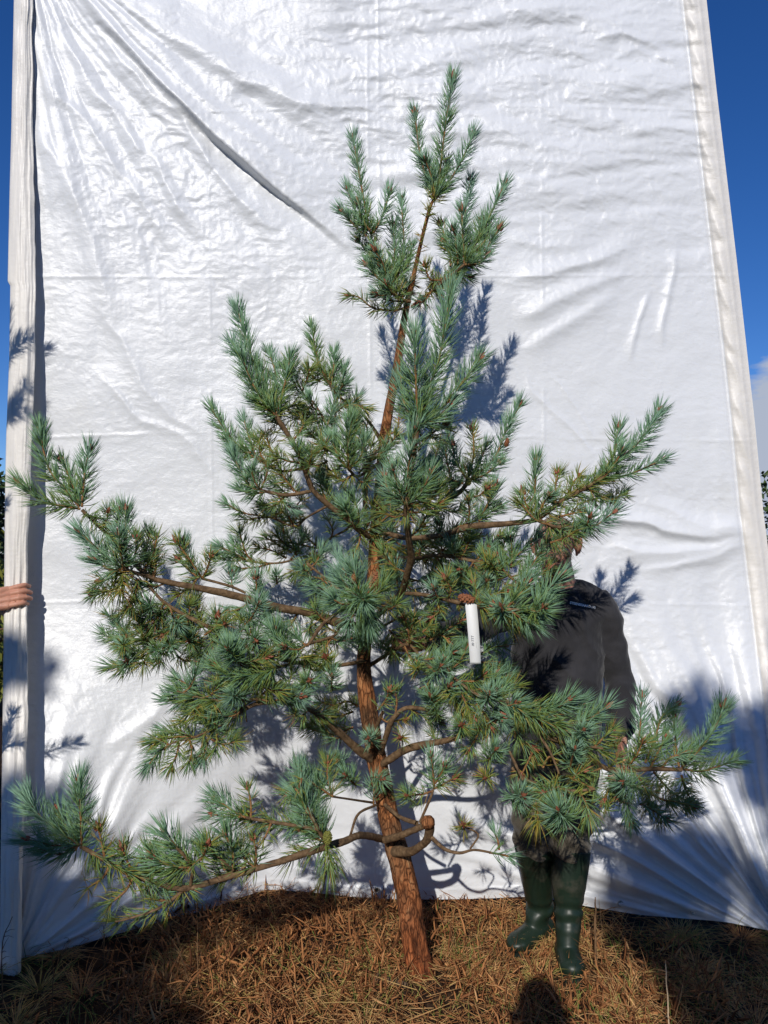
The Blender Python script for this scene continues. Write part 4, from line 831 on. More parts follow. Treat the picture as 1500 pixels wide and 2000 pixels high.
# ---- small twigs left of the trunk, behind
branch([[(728, 1050, 2.98, 6), (690, 1028, 3.02, 5), (673, 1037, 3.04, 4), (642, 1053, 3.05, 4), (622, 1070, 3.06, 4), (580, 1062, 3.06, 4), (520, 1053, 3.06, 3)], [(600, 1085, 3.05, 4), (540, 1100, 3.04, 4), (473, 1093, 3.02, 4), (432, 1070, 3.0, 3)], [(615, 1075, 3.05, 3), (613, 1092, 3.04, 3), (545, 1128, 3.03, 3)]],
 [([(620, 1068), (605, 1055), (588, 1038)], O, .048, dict(dens=.8)), ([(570, 1080), (545, 1065), (520, 1050)], O, .048), ([(480, 1093), (455, 1080), (430, 1068)], Y, .048, dict(dens=1.1)), ([(500, 1098), (475, 1080), (455, 1062)], Y, .046), ([(530, 1100), (500, 1108), (470, 1110)], O, .048), ([(560, 1090), (530, 1075), (505, 1070)], O, .048, dict(dens=1.1)), ([(590, 1080), (560, 1065), (540, 1045)], O, .048),
  ([(613, 1090)], O, .050, dict(star=.09)), ([(540, 1127)], Y, .044, dict(star=.07)), ([(470, 1095), (445, 1095), (425, 1085)], Y, .046), ([(600, 1095), (590, 1110), (575, 1120)], O, .046), ([(645, 1055), (650, 1035), (640, 1015)], O, .045, dict(dens=.7)), ([(580, 1085), (570, 1060), (560, 1040)], O, .046)])
# ---- upper left limb
branch([[(726, 1050, 2.96, 12), (705, 1038, 2.90, 12), (675, 1012, 2.84, 12), (640, 985, 2.80, 11), (612, 958, 2.77, 10), (596, 920, 2.74, 10), (580, 880, 2.72, 9), (560, 845, 2.70, 9), (537, 810, 2.68, 9)], [(606, 960, 2.77, 7), (557, 967, 2.74, 7), (508, 957, 2.72, 6)], [(592, 915, 2.74, 6), (547, 920, 2.76, 5), (513, 902, 2.76, 5), (490, 880, 2.76, 4)],
        [(640, 988, 2.80, 5), (600, 1010, 2.82, 4), (575, 1028, 2.84, 4), (527, 1010, 2.82, 4), (480, 1003, 2.80, 3), (447, 987, 2.78, 3)]],
 [([(537, 810), (515, 785), (487, 737), (472, 692)], Y, .058, dict(dens=1.5, dd=-.06)), ([(534, 806), (505, 740), (482, 665), (463, 603)], Y, .054, dict(dens=1.3, dd=.04)), ([(536, 808), (520, 760), (510, 720)], Y, .056, dict(dens=1.2, dd=.02)), ([(540, 808), (556, 750), (567, 696)], Y, .052, dict(dens=1.2, dd=.03)), ([(536, 808), (540, 740), (527, 690)], Y, .052, dict(dd=.10)), ([(470, 700), (458, 680), (455, 670)], Y, .05, dict(d=2.66)),
  ([(545, 815), (520, 800), (500, 785)], Y, .050), ([(540, 812), (555, 800), (580, 790)], O, .050, dict(dd=.08)), ([(580, 880), (560, 845), (540, 815)], O, .052, dict(dens=.8, wood=False, bud=False)),
  ([(508, 957), (492, 952), (470, 920), (453, 888)], Y, .052, dict(dens=1.3, dd=-.03)), ([(508, 957), (495, 935), (492, 915)], Y, .048), ([(520, 960), (490, 965), (470, 955)], Y, .048), ([(510, 955), (520, 930), (525, 905)], O, .048),
  ([(510, 903), (470, 875), (440, 840), (413, 798)], Y, .050, dict(dens=1.2, dd=.03)), ([(500, 895), (488, 860), (477, 820)], Y, .048, dict(dd=.06)), ([(490, 885), (460, 880), (445, 862)], Y, .048), ([(530, 915), (510, 890), (505, 860)], O, .048), ([(550, 920), (530, 880), (520, 850)], O, .05), ([(575, 960), (560, 940), (550, 925)], O, .048), ([(560, 965), (540, 985), (520, 990)], O, .048, dict(dens=1.3)), ([(590, 905), (560, 900), (540, 890)], O, .05),
  ([(480, 1003), (462, 996), (445, 985)], Y, .044), ([(527, 1010), (500, 1012), (480, 1015)], O, .044), ([(575, 1028), (560, 1005), (545, 1000)], SS, .05, dict(dens=1.6)), ([(590, 1020), (580, 990), (590, 975)], SS, .05, dict(dens=1.6)), ([(540, 1012), (530, 990), (515, 985)], O, .045),
  ([(690, 1025), (662, 990), (645, 965), (630, 937)], Y, .056, dict(dens=1.4, dd=-.05)), ([(695, 1030), (682, 1010), (673, 990)], Y, .056, dict(dens=1.3, dd=-.08)), ([(700, 1030), (700, 1000), (690, 970)], Y, .056, dict(dens=1.0)), ([(712, 1040), (725, 1010), (728, 985)], O, .055), ([(705, 1040), (700, 1065), (690, 1085)], O, .055, dict(droop=.3)), ([(720, 1045), (740, 1060), (760, 1065)], O, .055), ([(640, 985), (630, 960), (622, 935)], O, .05), ([(710, 1040), (745, 1020), (765, 1000)], O, .052)], fill=4, flen=(.06, .1))
# ---- upper mid, between
branch([[(748, 870, 3.0, 11), (738, 850, 2.97, 8), (707, 808, 2.94, 5), (660, 773, 2.92, 5), (633, 733, 2.90, 4)], [(660, 773, 2.92, 5), (647, 837, 2.9, 5), (613, 787, 2.88, 4), (582, 763, 2.87, 4)], [(740, 905, 2.98, 8), (700, 930, 2.86, 6), (682, 918, 2.76, 6)], [(715, 1010, 2.92, 8), (713, 960, 2.90, 10), (719, 905, 2.92, 10), (735, 880, 2.96, 9)], [(682, 918, 2.78, 4), (655, 890, 2.8, 4), (630, 870, 2.82, 4)]],
 [([(640, 745), (620, 700), (609, 640)], Y, .046, dict(dens=1.2)), ([(645, 755), (652, 720), (653, 690)], Y, .046), ([(650, 765), (640, 740), (625, 720)], O, .046), ([(660, 775), (670, 745), (672, 720)], Y, .046), ([(657, 773), (665, 760), (672, 750)], Y, .048), ([(625, 745), (615, 740), (600, 725)], O, .046), ([(600, 780), (580, 745), (570, 710)], O, .048), ([(590, 765), (600, 740), (605, 720)], O, .046),
  ([(582, 763), (570, 740), (560, 720)], Y, .046), ([(613, 787), (600, 800), (585, 800)], O, .050), ([(630, 810), (600, 810), (575, 820)], SS, .048, dict(dens=1.4)), ([(640, 830), (650, 800), (655, 780)], Y, .050), ([(655, 800), (690, 790), (715, 800)], O, .048), ([(700, 805), (700, 830), (690, 850)], SS, .050, dict(dens=1.4)),
  ([(681, 918), (680, 865), (687, 820)], Y, .060, dict(dens=1.5, dd=-.08)), ([(682, 918), (660, 890), (650, 860)], Y, .052), ([(683, 916), (705, 890), (712, 860)], Y, .052), ([(655, 890), (635, 870), (625, 850)], O, .050), ([(640, 880), (620, 885), (600, 880)], O, .050), ([(630, 870), (610, 850), (595, 835)], O, .050), ([(645, 850), (625, 830), (610, 815)], Y, .050), ([(640, 900), (620, 910), (605, 905)], O, .048), ([(700, 925), (720, 900), (725, 870)], O, .050), ([(690, 925), (670, 940), (655, 930)], O, .050),
  ([(700, 850), (690, 820), (680, 790)], O, .05), ([(720, 860), (715, 830), (700, 815)], SS, .05, dict(dens=1.3)), ([(745, 890), (760, 870), (775, 850)], O, .05), ([(745, 950), (760, 930), (765, 905)], O, .05), ([(735, 990), (760, 985), (775, 970)], O, .05), ([(750, 850), (775, 840), (780, 800)], SS, .05, dict(dens=1.2))], fill=7, flen=(.06, .10))
# ---- inner twigs around the trunk
branch([[(735, 1080, 2.97, 6), (760, 1075, 3.02, 5), (820, 1065, 3.06, 4), (900, 1085, 3.08, 3)], [(730, 1130, 2.97, 5), (770, 1125, 3.05, 4), (850, 1140, 3.08, 3), (930, 1140, 3.1, 3)], [(720, 1240, 2.96, 5), (800, 1200, 3.02, 4), (880, 1215, 3.06, 3)]],
 [([(740, 1060), (755, 1045), (770, 1030)], SS, .055, dict(dens=1.5)), ([(760, 1075), (765, 1100), (760, 1120)], O, .050), ([(730, 1100), (745, 1120), (755, 1140)], O, .05), ([(820, 1065), (850, 1045), (880, 1040)], O, .050), ([(850, 1140), (870, 1120), (900, 1110)], O, .050), ([(900, 1085), (930, 1075), (950, 1070)], O, .05),
  ([(830, 1100), (845, 1080), (860, 1075)], SS, .05, dict(d=3.0)), ([(850, 1110), (870, 1090), (880, 1070)], SS, .05, dict(d=3.0, dens=1.2))], fill=16, flen=(.06, .12), up=.1)
print('needles', FOL['total'], 'buds', nbuds[0])
# cut knob at the end of the low looping stub
kb = Geo(); aa = np.linspace(0, math.pi, 16)[1:-1]; bb_ = np.linspace(0, 2 * math.pi, 20, endpoint=False); A_, B_ = np.meshgrid(aa, bb_, indexing='ij')
kv = np.stack([np.sin(A_) * np.cos(B_), np.sin(A_) * np.sin(B_), np.cos(A_)], -1); kv *= (1 + .16 * fbm(kv[..., 0] * 2.3, kv[..., 1] * 2.3, kv[..., 2] * 2.3, 5, 3))[..., None] * .023
kb.add(kv.reshape(-1, 3) + at(836, 1606, 2.63), [grid_faces(14, 20, wrap=True), np.arange(20)[None, ::-1], (np.arange(20) + 13 * 20)[None]])
link('cut_knot', kb.mesh('cut_knot'), pine, bark_m)
# cones
cone_m = flatmat('cone_scales', (0.26, 0.10, 0.045), 0.7, 0.3, 0.35, 160, 0.8)
green_m = flatmat('green_cone_scales', (0.17, 0.17, 0.035), 0.6, 0.3, 0.3, 160, 0.8)
def cone(px, py, d, Lc, Rc, axis, mat):
    g = Geo(); n = 46
    zz = np.linspace(0, 1, 16); rr = Rc * np.sin(np.pi * np.clip(zz * 0.9 + 0.09, 0, 1)) ** 0.6 * 0.86
    V, f = tube_arrays(np.stack([0 * zz, 0 * zz, zz * Lc], -1), rr, 14); g.add(V, f)
    for k in range(n):
        t = (k + .5) / n; a = k * 2.39996; r = Rc * math.sin(math.pi * (t * 0.88 + 0.09)) ** 0.6
        c = np.array([math.cos(a) * r, math.sin(a) * r, t * Lc]); o = np.array([math.cos(a), math.sin(a), 0.35]); o /= np.linalg.norm(o)
        P = np.stack([c - o * Rc * 0.25, c, c + o * Rc * 0.2]); V, f = tube_arrays(P, np.array([[.30, .22], [.28, .2], [.04, .04]]) * Rc, 6); g.add(V, f)
    o = link('pine_cone', g.mesh('pine_cone'), pine, mat); o.matrix_parent_inverse = Matrix.Translation(pine.location).inverted()
    o.location = at(px, py, d); o.rotation_mode = 'QUATERNION'; o.rotation_quaternion = Vector(axis).to_track_quat('Z', 'Y')
cone(735, 1118, 2.86, .052, .017, (-.1, -.2, -1), cone_m); cone(896, 1166, 2.50, .052, .0145, (1, -.1, -.22), cone_m); cone(640, 1624, 2.48, .038, .014, (0, -.3, -1), green_m)
cone(693, 1140, 2.6, .035, .010, (-.1, -.2, 1), cone_m); cone(914, 935, 2.70, .028, .011, (0, -.6, -1), green_m); cone(988, 872, 2.70, .030, .008, (.2, -.3, 1), cone_m)
# ------------------------------------------------------------------ forest floor: straw, dead bracken, some grass
def litter_mat(name, stops, rough=0.7):
    M = MatB(name, rough, 0.25)
    a = M.n('ShaderNodeAttribute'); a.attribute_name = 'hue'
    M.color(M.ramp(a.outputs['Fac'], stops)); return M.m
litter_m = litter_mat('straw_and_needles', [(0.0, (0.050, 0.022, 0.010)), (0.25, (0.20, 0.075, 0.026)), (0.45, (0.42, 0.185, 0.068)), (0.65, (0.66, 0.39, 0.17)), (0.80, (0.52, 0.38, 0.12)), (0.92, (0.16, 0.24, 0.045)), (1.0, (0.07, 0.15, 0.03))])
def blades(n, xr, yr, kind, accept=None):
    x = rng.uniform(*xr, n); y = rng.uniform(*yr, n)
    if accept is not None: k = rng.random(n) < accept(x, y); x, y = x[k], y[k]; n = len(x)
    z = ground_z(x, y); az = rng.uniform(0, 2 * math.pi, n)
    patch = fbm(x * 2.6, y * 2.6, 0, 44, 3)
    if kind == 'lying':
        el = np.abs(rng.normal(0.10, 0.20, n)); Ln = rng.gamma(4, 0.022, n) + 0.03; Wd = 0.0016 + 0.0014 * rng.random(n)
        hue = np.clip(0.52 + 0.16 * patch + rng.normal(0, 0.17, n), 0, 0.86); bend = rng.normal(0, 0.16, (n, 3)); lift = rng.random(n) ** 2 * 0.055
    elif kind == 'bracken':
        el = rng.uniform(0.2, 1.45, n); Ln = 0.02 + 0.05 * rng.random(n) ** 2 + .03 * rng.random(n); Wd = 0.003 + 0.009 * rng.random(n) ** 2
        hue = np.clip(0.33 + rng.normal(0, 0.10, n), 0.05, 0.6); bend = rng.normal(0, 0.35, (n, 3)); lift = rng.random(n) * (0.02 + 0.10 * smooth(-0.1, 0.35, patch))
    elif kind == 'tussock':
        m = 130; cx_ = rng.uniform(-2.4, 2.4, m); cy_ = rng.uniform(2.0, 3.5, m); kx = rng.integers(0, m, n); rr = np.abs(rng.normal(0, .030, n)); x = cx_[kx] + rr * np.cos(az); y = cy_[kx] + rr * np.sin(az); z = ground_z(x, y)
        el = rng.uniform(0.5, 1.35, n) - rr * 6; Ln = 0.07 + 0.10 * rng.random(n); Wd = 0.0014 + 0.0012 * rng.random(n)
        th_ = rng.choice([.50, .58, .64, .70, .78, .88], m); hue = np.clip(th_[kx] + rng.normal(0, .06, n), .4, 1); bend = np.stack([np.cos(az) * .3, np.sin(az) * .3, -.55 + 0 * az], -1) * rng.uniform(.5, 1.1, n)[:, None]; lift = 0 * x
    elif kind == 'grass':
        el = rng.uniform(0.5, 1.5, n); Ln = 0.05 + 0.08 * rng.random(n); Wd = 0.0022 + 0.0015 * rng.random(n)
        hue = np.clip(0.90 + rng.normal(0, 0.07, n), 0.7, 1); bend = rng.normal(0, 0.22, (n, 3)) - np.array([0, 0, 0.25]); lift = 0 * x
    elif kind == 'straw':
        el = rng.uniform(0.15, 1.2, n); Ln = 0.07 + 0.12 * rng.random(n); Wd = 0.0016 + 0.0012 * rng.random(n)
        hue = np.clip(0.66 + rng.normal(0, 0.08, n), 0.3, 0.85); bend = rng.normal(0, 0.25, (n, 3)) - np.array([0, 0, 0.3]); lift = 0 * x
    D = np.stack([np.cos(az) * np.cos(el), np.sin(az) * np.cos(el), np.sin(el)], -1)
    R = rng.normal(size=(n, 3)); N = np.cross(D, R); N /= np.linalg.norm(N, axis=1)[:, None]
    P = np.stack([x, y, z + 0.003 + lift], -1)
    V, q, t, h = needles(P, D, N, Ln, Wd, bend, hue)
    return V, q, t, h
def litter(name, sets, kind='stuff', mat=None):
    Vs, Qs, Ts, Hs = [], [], [], []; off = 0
    for V, q, t, h in sets:
        Vs.append(V); Qs.append(q + off); Ts.append(t + off); Hs.append(h); off += len(V)
    V = np.concatenate(Vs); gz = ground_z(V[:, 0], V[:, 1]) + 0.001; V[:, 2] = np.maximum(V[:, 2], gz)
    me = npmesh(name, V, [np.concatenate(Qs), np.concatenate(Ts)])
    a = me.attributes.new('hue', 'FLOAT', 'POINT'); a.data.foreach_set('value', np.concatenate(Hs).astype(np.float32))
    o = link(name, me, None, mat or litter_m); o['kind'] = kind
    return o
patchn = lambda x, y, s, f=2.2: fbm(x * f, y * f, 0, s, 3)
bz = lambda x, y: smooth(0.0, 0.25, patchn(x, y, 61, 1.6)) + 1.2 * np.exp(-(((x + 0.45) / 0.38) ** 2 + ((y - 2.95) / 0.40) ** 2)) + 1.2 * np.exp(-(((x - 0.93) / 0.25) ** 2 + ((y - 2.75) / 0.25) ** 2))
thin = lambda x, y: 1 - 0.78 * smooth(-.62, -.95, x + .10 * patchn(x, y, 15)) - 0.70 * smooth(.95, 1.20, x + .12 * patchn(x, y, 16))  # sparser straw at both sides bares dark soil, deepening the shade there
near = lambda x, y: np.where(np.abs(x) < 2.1, 1.0, 0.35) * np.where(y > 2.2, 1, 0.4)
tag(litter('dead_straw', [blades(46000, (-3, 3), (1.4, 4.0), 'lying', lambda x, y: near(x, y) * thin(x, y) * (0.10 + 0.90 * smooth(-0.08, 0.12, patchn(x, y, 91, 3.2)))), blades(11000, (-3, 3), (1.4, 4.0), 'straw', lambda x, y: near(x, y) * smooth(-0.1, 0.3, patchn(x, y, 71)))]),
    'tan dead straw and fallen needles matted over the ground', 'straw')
tag(litter('dead_bracken', [blades(42000, (-3, 3), (1.4, 4.0), 'bracken', lambda x, y: near(x, y) * np.clip(bz(x, y), 0, 1))]), 'crumpled rusty brown dead bracken in low heaps', 'bracken')
tag(litter('grass', [blades(14000, (-3, 3), (1.4, 4.2), 'grass', lambda x, y: smooth(0.0, 0.3, patchn(x, y, 81, 3.0)))]), 'scattered tufts of short green grass among the straw', 'grass')
tag(litter('dry_grass', [blades(14000, (-2.4, 2.4), (2.0, 3.5), 'tussock')]), 'drooping tufts of dry straw coloured grass on the uneven ground', 'dry grass')

stalk_m = flatmat('dead_stalk', (0.17, 0.095, 0.045), 0.8, 0.2, 0.3, 60, 0.4)
def stalk(name, pts, label, cat, group=None, branches=0, mat=None):
    A = np.array([np.append(at(p[0], p[1], p[2]), p[3]) for p in pts])
    A[0, 2] = float(ground_z(A[0, 0], A[0, 1])) - 0.01
    g = Geo(); Q = resample(A, 0.012); Q[:, :3] += 0.003 * np.stack([fbm(Q[:, 2] * 30 + k * 9, Q[:, 0] * 30, 0, 5 + k, 2) for k in range(3)], -1)
    V, f = tube_arrays(Q[:, :3], Q[:, 3], 6); g.add(V, f)
    for k in range(branches):
        i = rng.integers(len(Q) // 3, len(Q)); b = Q[i, :3]; dv = rng.normal(0, 1, 3) * np.array([1, .6, .6]); dv[2] = abs(dv[2]) * .7; dv /= np.linalg.norm(dv)
        ln = rng.uniform(.015, .05); V, f = tube_arrays(np.stack([b, b + dv * ln * .5 + [0, 0, .004], b + dv * ln]), np.array([1, .7, .3]) * Q[i, 3] * 0.8, 5); g.add(V, f)
    return tag(link(name, g.mesh(name), None, mat or stalk_m), label, cat, group)
G = 'dead stalks at the left of the pine'
stalk('dead_stalk', [(389, 1925, 2.72, .0022), (386, 1860, 2.72, .0018), (384, 1735, 2.74, .0012)], 'tall upright thin dead brown stalk under the low left branch', 'dead stalk', G, 6)
stalk('dead_stalk', [(386, 1925, 2.70, .0024), (350, 1860, 2.72, .0020), (306, 1800, 2.76, .0014)], 'dead brown stalk leaning to the left under the low left branch', 'dead stalk', G, 4)
stalk('dead_stalk', [(205, 1850, 2.92, .0020), (203, 1820, 2.92, .0018), (201, 1808, 2.92, .0012)], 'very short dead stalk standing before the shaded tarpaulin foot', 'dead stalk', G, 5)
stalk('dead_stalk', [(102, 1985, 2.60, .0018), (103, 1900, 2.60, .0015), (101, 1860, 2.60, .001)], 'thin dead stalk in the dark lower left foreground', 'dead stalk', G, 3)
stalk('dead_stalk', [(8, 1930, 2.66, .0020), (4, 1850, 2.66, .0018), (24, 1790, 2.66, .0012)], 'dark crooked dead stem in front of the folded tarpaulin edge', 'dead stalk', G, 7)
stalk('dead_stalk', [(1309, 2010, 2.5, .0026), (1303, 1940, 2.56, .0022), (1300, 1878, 2.66, .0014)], 'pale straight dry stalk standing right of the man boots', 'dead stalk', None, 2, flatmat('pale_stalk', (0.55, 0.40, 0.24), 0.7, 0.2))
stalk('dead_stalk', [(1163, 1850, 2.96, .0045), (1162, 1800, 2.98, .0045), (1163, 1752, 3.0, .0018)], 'short brown pointed broken stem right of the front boot', 'dead stalk', None, 1)
stalk('dead_stalk', [(430, 1880, 2.85, .0018), (425, 1800, 2.85, .0016), (450, 1768, 2.85, .001)], 'thin bent dry stem beside the bracken heap', 'dead stalk', G, 5)
# sticks and a root on the ground
stick_m = flatmat('stick_bark', (0.10, 0.065, 0.040), 0.85, 0.2, 0.35, 50, 0.6)
def stick(name, pts, label, cat):
    A = np.array([np.append(at(p[0], p[1], p[2]), p[3]) for p in pts]); A[:, 2] = ground_z(A[:, 0], A[:, 1]) + 0.018 + A[:, 3] * .5
    Q = resample(A, 0.012); V, f = tube_arrays(Q[:, :3], Q[:, 3], 9)
    V += 0.0025 * np.stack([fbm(V[:, 0] * 60, V[:, 1] * 60, V[:, 2] * 60, 5 + k, 2) for k in range(3)], -1)
    g = Geo(); g.add(V, f); return tag(link(name, g.mesh(name), None, stick_m), label, cat)
stick('stick', [(590, 1905, 2.83, .009), (620, 1880, 2.90, .009), (655, 1868, 2.93, .008), (690, 1842, 3.0, .006)], 'dark fallen stick lying left of the trunk base', 'stick')
stick('root', [(740, 1895, 2.86, .010), (738, 1905, 2.83, .012), (765, 1915, 2.80, .014), (795, 1928, 2.77, .010)], 'grey curved root surfacing at the foot of the trunk', 'root')
# ------------------------------------------------------------------ people
skin_m = MatB('skin', 0.50, 0.35)
skin_m.color(skin_m.ramp(skin_m.noise(16, 4), [(0.35, (0.44, 0.20, 0.135)), (0.7, (0.56, 0.28, 0.19))])); skin_m.bump(skin_m.noise(240, 4), 0.25, 0.001)
skin_m.b.inputs['Subsurface Weight'].default_value = 0.12; skin_m.b.inputs['Subsurface Radius'].default_value = (0.012, 0.004, 0.002)
skin_m = skin_m.m
def cloth_mat(name, c, weave=900, dust=None):
    M = MatB(name, 0.85, 0.15)
    f = M.noise(5, 6, 0.65)
    base = M.ramp(f, [(0.35, tuple(np.array(c) * 0.75)), (0.7, tuple(np.array(c) * 1.4))])
    M.color(base); b = M.bump(M.noise(weave, 3), 0.25, 0.0008); M.bump(M.noise(13, 5, 0.55, stretch=(1, 1, 0.45)), 0.8, 0.016, b)
    M.b.inputs['Sheen Weight'].default_value = 0.15
    return M.m
shirt_m = cloth_mat('charcoal_sweatshirt', (0.032, 0.031, 0.034)); trouser_m = cloth_mat('olive_trousers', (0.100, 0.085, 0.062)); navy_m = cloth_mat('navy_jacket', (0.012, 0.016, 0.035)); dark_m = cloth_mat('dark_trousers', (0.02, 0.02, 0.024))
hair_m = flatmat('grey_brown_hair', (0.20, 0.135, 0.085), 0.6, 0.3, 0.4, 220, 0.8)
eye_w = flatmat('eye_white', (0.7, 0.68, 0.64), 0.2, 0.5, 0.02); nail_m = flatmat('finger_nail', (0.62, 0.38, 0.30), 0.3, 0.5, 0.05)
M = MatB('green_rubber', 0.22, 0.42)
f = M.noise(4.5, 6, 0.62); geo = M.n('ShaderNodeNewGeometry'); sp = M.n('ShaderNodeSeparateXYZ'); M.l(geo.outputs['Position'], sp.inputs[0])
zz = M.n('ShaderNodeMapRange'); zz.inputs['From Min'].default_value = 0.18; zz.inputs['From Max'].default_value = 0.40; zz.inputs['To Min'].default_value = -0.12; zz.inputs['To Max'].default_value = 0.13; M.l(sp.outputs['Z'], zz.inputs['Value'])
ad = M.n('ShaderNodeMath', operation='ADD'); M.l(f, ad.inputs[0]); M.l(zz.outputs[0], ad.inputs[1])
M.color(M.ramp(ad.outputs[0], [(0.53, (0.011, 0.023, 0.014)), (0.58, (0.034, 0.038, 0.026)), (0.78, (0.070, 0.060, 0.044))]))
rr = M.n('ShaderNodeMapRange'); rr.inputs['From Min'].default_value = 0.56; rr.inputs['From Max'].default_value = 0.62; rr.inputs['To Min'].default_value = 0.42; rr.inputs['To Max'].default_value = 0.60; M.l(ad.outputs[0], rr.inputs['Value']); M.l(rr.outputs[0], M.b.inputs['Roughness'])
M.bump(M.noise(9, 3, 0.5), 0.5, 0.008); boot_m = M.m
sole_m = flatmat('boot_sole', (0.012, 0.022, 0.018), 0.55, 0.3, 0.2, 40, 0.3)

def vec(*a): return np.array(a, float)
class Body:
    """closed primitives that a voxel remesh fuses into one continuous surface"""
    def __init__(s): s.g = Geo()
    def tube(s, P, R, seg=20, step=0.012):
        P = np.asarray(P, float); R = np.asarray(R, float)
        if R.ndim == 1: R = np.stack([R, R], -1)
        Q = resample(np.hstack([P, R]), step); V, f = tube_arrays(Q[:, :3], np.abs(Q[:, 3:]), seg); n = len(Q)
        caps = [np.arange(seg)[None, ::-1], (np.arange(seg) + (n - 1) * seg)[None]]
        s.g.add(V, [f] + caps)
    def ball(s, c, r, rot=None, seg=20):
        r = np.broadcast_to(np.asarray(r, float), 3); a = np.linspace(0, math.pi, seg // 2 + 1)[1:-1]; b = np.linspace(0, 2 * math.pi, seg, endpoint=False)
        A, B = np.meshgrid(a, b, indexing='ij'); V = np.stack([np.sin(A) * np.cos(B), np.sin(A) * np.sin(B), np.cos(A)], -1).reshape(-1, 3)
        V = np.vstack([V, [0, 0, 1], [0, 0, -1]]) * r; m = len(a) * seg
        f = grid_faces(len(a), seg, wrap=True); i = np.arange(seg); t1 = np.stack([i, (i + 1) % seg, np.full(seg, m)], -1); t2 = np.stack([(len(a) - 1) * seg + (i + 1) % seg, (len(a) - 1) * seg + i, np.full(seg, m + 1)], -1)
        if rot is not None: V = V @ np.asarray(rot).T
        s.g.add(V + np.asarray(c), [f, t1, t2])
    def fuse(s, name, voxel, smooth_it=4, fold=None):
        me = s.g.mesh(name + '_raw'); o = bpy.data.objects.new(name, me); COL.objects.link(o)
        m = o.modifiers.new('r', 'REMESH'); m.mode = 'VOXEL'; m.voxel_size = voxel; m.use_smooth_shade = True
        if smooth_it: sm = o.modifiers.new('s', 'SMOOTH'); sm.factor = 0.5; sm.iterations = smooth_it
        dg = bpy.context.evaluated_depsgraph_get(); ev = o.evaluated_get(dg); me2 = bpy.data.meshes.new_from_object(ev)
        bpy.data.objects.remove(o); bpy.data.meshes.remove(me); me2.name = name
        if fold is not None:
            n = len(me2.vertices); V = np.zeros(n * 3); me2.vertices.foreach_get('co', V); V = V.reshape(-1, 3)
            N = np.zeros(n * 3); me2.vertices.foreach_get('normal', N); N = N.reshape(-1, 3)
            V = V + N * fold(V)[:, None]; me2.vertices.foreach_set('co', V.ravel()); me2.update()
        me2.polygons.foreach_set('use_smooth', np.ones(len(me2.polygons), bool))
        return me2

def finger(b, P, r0, seg=12):
    """P joints root->tip"""
    n = len(P); R = np.linspace(r0, r0 * 0.80, n); b.tube(P, R, seg, 0.005); b.ball(P[-1], r0 * 0.80, seg=12)
    for p, r in zip(P[1:-1], R[1:-1]): b.ball(p, r * 1.07, seg=12)
def hand(b, W, dirv, palmn, side, curl=0.35, scale=1.0, thumb_curl=0.3):
    """generic hand: W wrist, dirv pointing to the fingers, palmn palm normal, side +1/-1 = which way the thumb lies"""
    d = dirv / np.linalg.norm(dirv); n = palmn - d * palmn.dot(d); n /= np.linalg.norm(n); u = np.cross(n, d) * side; s = scale
    for k, w in enumerate((-.030, -.010, .010, .030)):
        b.tube(np.stack([W + u * w * .55 * s, W + d * .045 * s + u * w * .9 * s, W + d * .092 * s + u * w * s]), np.array([.013, .0135, .0115]) * s, 12, .006)
    Ls = {.030: .068, .010: .078, -.010: .072, -.030: .056}
    for w, L in Ls.items():
        p = W + d * .090 * s + u * w * s; P = [p]; a = 0.1
        for fr in (.46, .30, .24):
            a += curl; p = p + (d * math.cos(a) + n * math.sin(a) + u * w * .8) * L * fr * s; P.append(p)
        finger(b, np.array(P), .0086 * s)
    t0 = W + d * .025 * s + u * .022 * s; t1 = t0 + (d * .6 + u * .75 + n * .25) * .036 * s; t2 = t1 + (d * .85 + u * .35 + n * thumb_curl) * .032 * s; t3 = t2 + (d * .9 + n * thumb_curl) * .026 * s
    finger(b, np.array([t0, t1, t2, t3]), .0105 * s)

def head(b, c, yaw, tilt=0.0):
    """face looks along -Y rotated by yaw; c = centre of the skull"""
    R = np.array(Matrix.Rotation(yaw, 3, 'Z') @ Matrix.Rotation(tilt, 3, 'X')); P = lambda *v: c + R @ np.array(v, float)
    b.ball(P(0, .010, .030), (.076, .094, .088), R); b.ball(P(0, -.020, -.025), (.062, .070, .085), R); b.ball(P(0, -.052, -.080), (.036, .034, .032), R)
    b.ball(P(0, -.030, -.062), (.053, .055, .045), R)
    b.ball(P(-.028, -.080, .012), (.026, .012, .008), R); b.ball(P(.028, -.080, .012), (.026, .012, .008), R)
    b.tube(np.array([P(0, -.082, .008), P(0, -.096, -.012), P(0, -.108, -.032)]), np.array([.008, .010, .013]), 12, .006); b.ball(P(-.011, -.096, -.036), (.008, .010, .007), R); b.ball(P(.011, -.096, -.036), (.008, .010, .007), R)
    b.ball(P(-.040, -.062, -.022), (.020, .018, .016), R); b.ball(P(.040, -.062, -.022), (.020, .018, .016), R)
    b.ball(P(0, -.084, -.059), (.024, .009, .005), R); b.ball(P(0, -.083, -.069), (.020, .009, .006), R)
    for s_ in (-1, 1):
        a = np.linspace(-0.5, 4.2, 12)
        E = np.array([P(s_ * (.082 + .016 * math.sin(t * .6) ** 2), .018 + .018 * math.cos(t), -.003 + .034 * math.sin(t - .3)) for t in a]); b.tube(E, np.full(12, .0065), 8, .005)
        b.ball(P(s_ * .080, .014, -.004), (.008, .016, .030), R); b.ball(P(s_ * .080, .006, -.030), (.006, .008, .009), R)
    return P, R

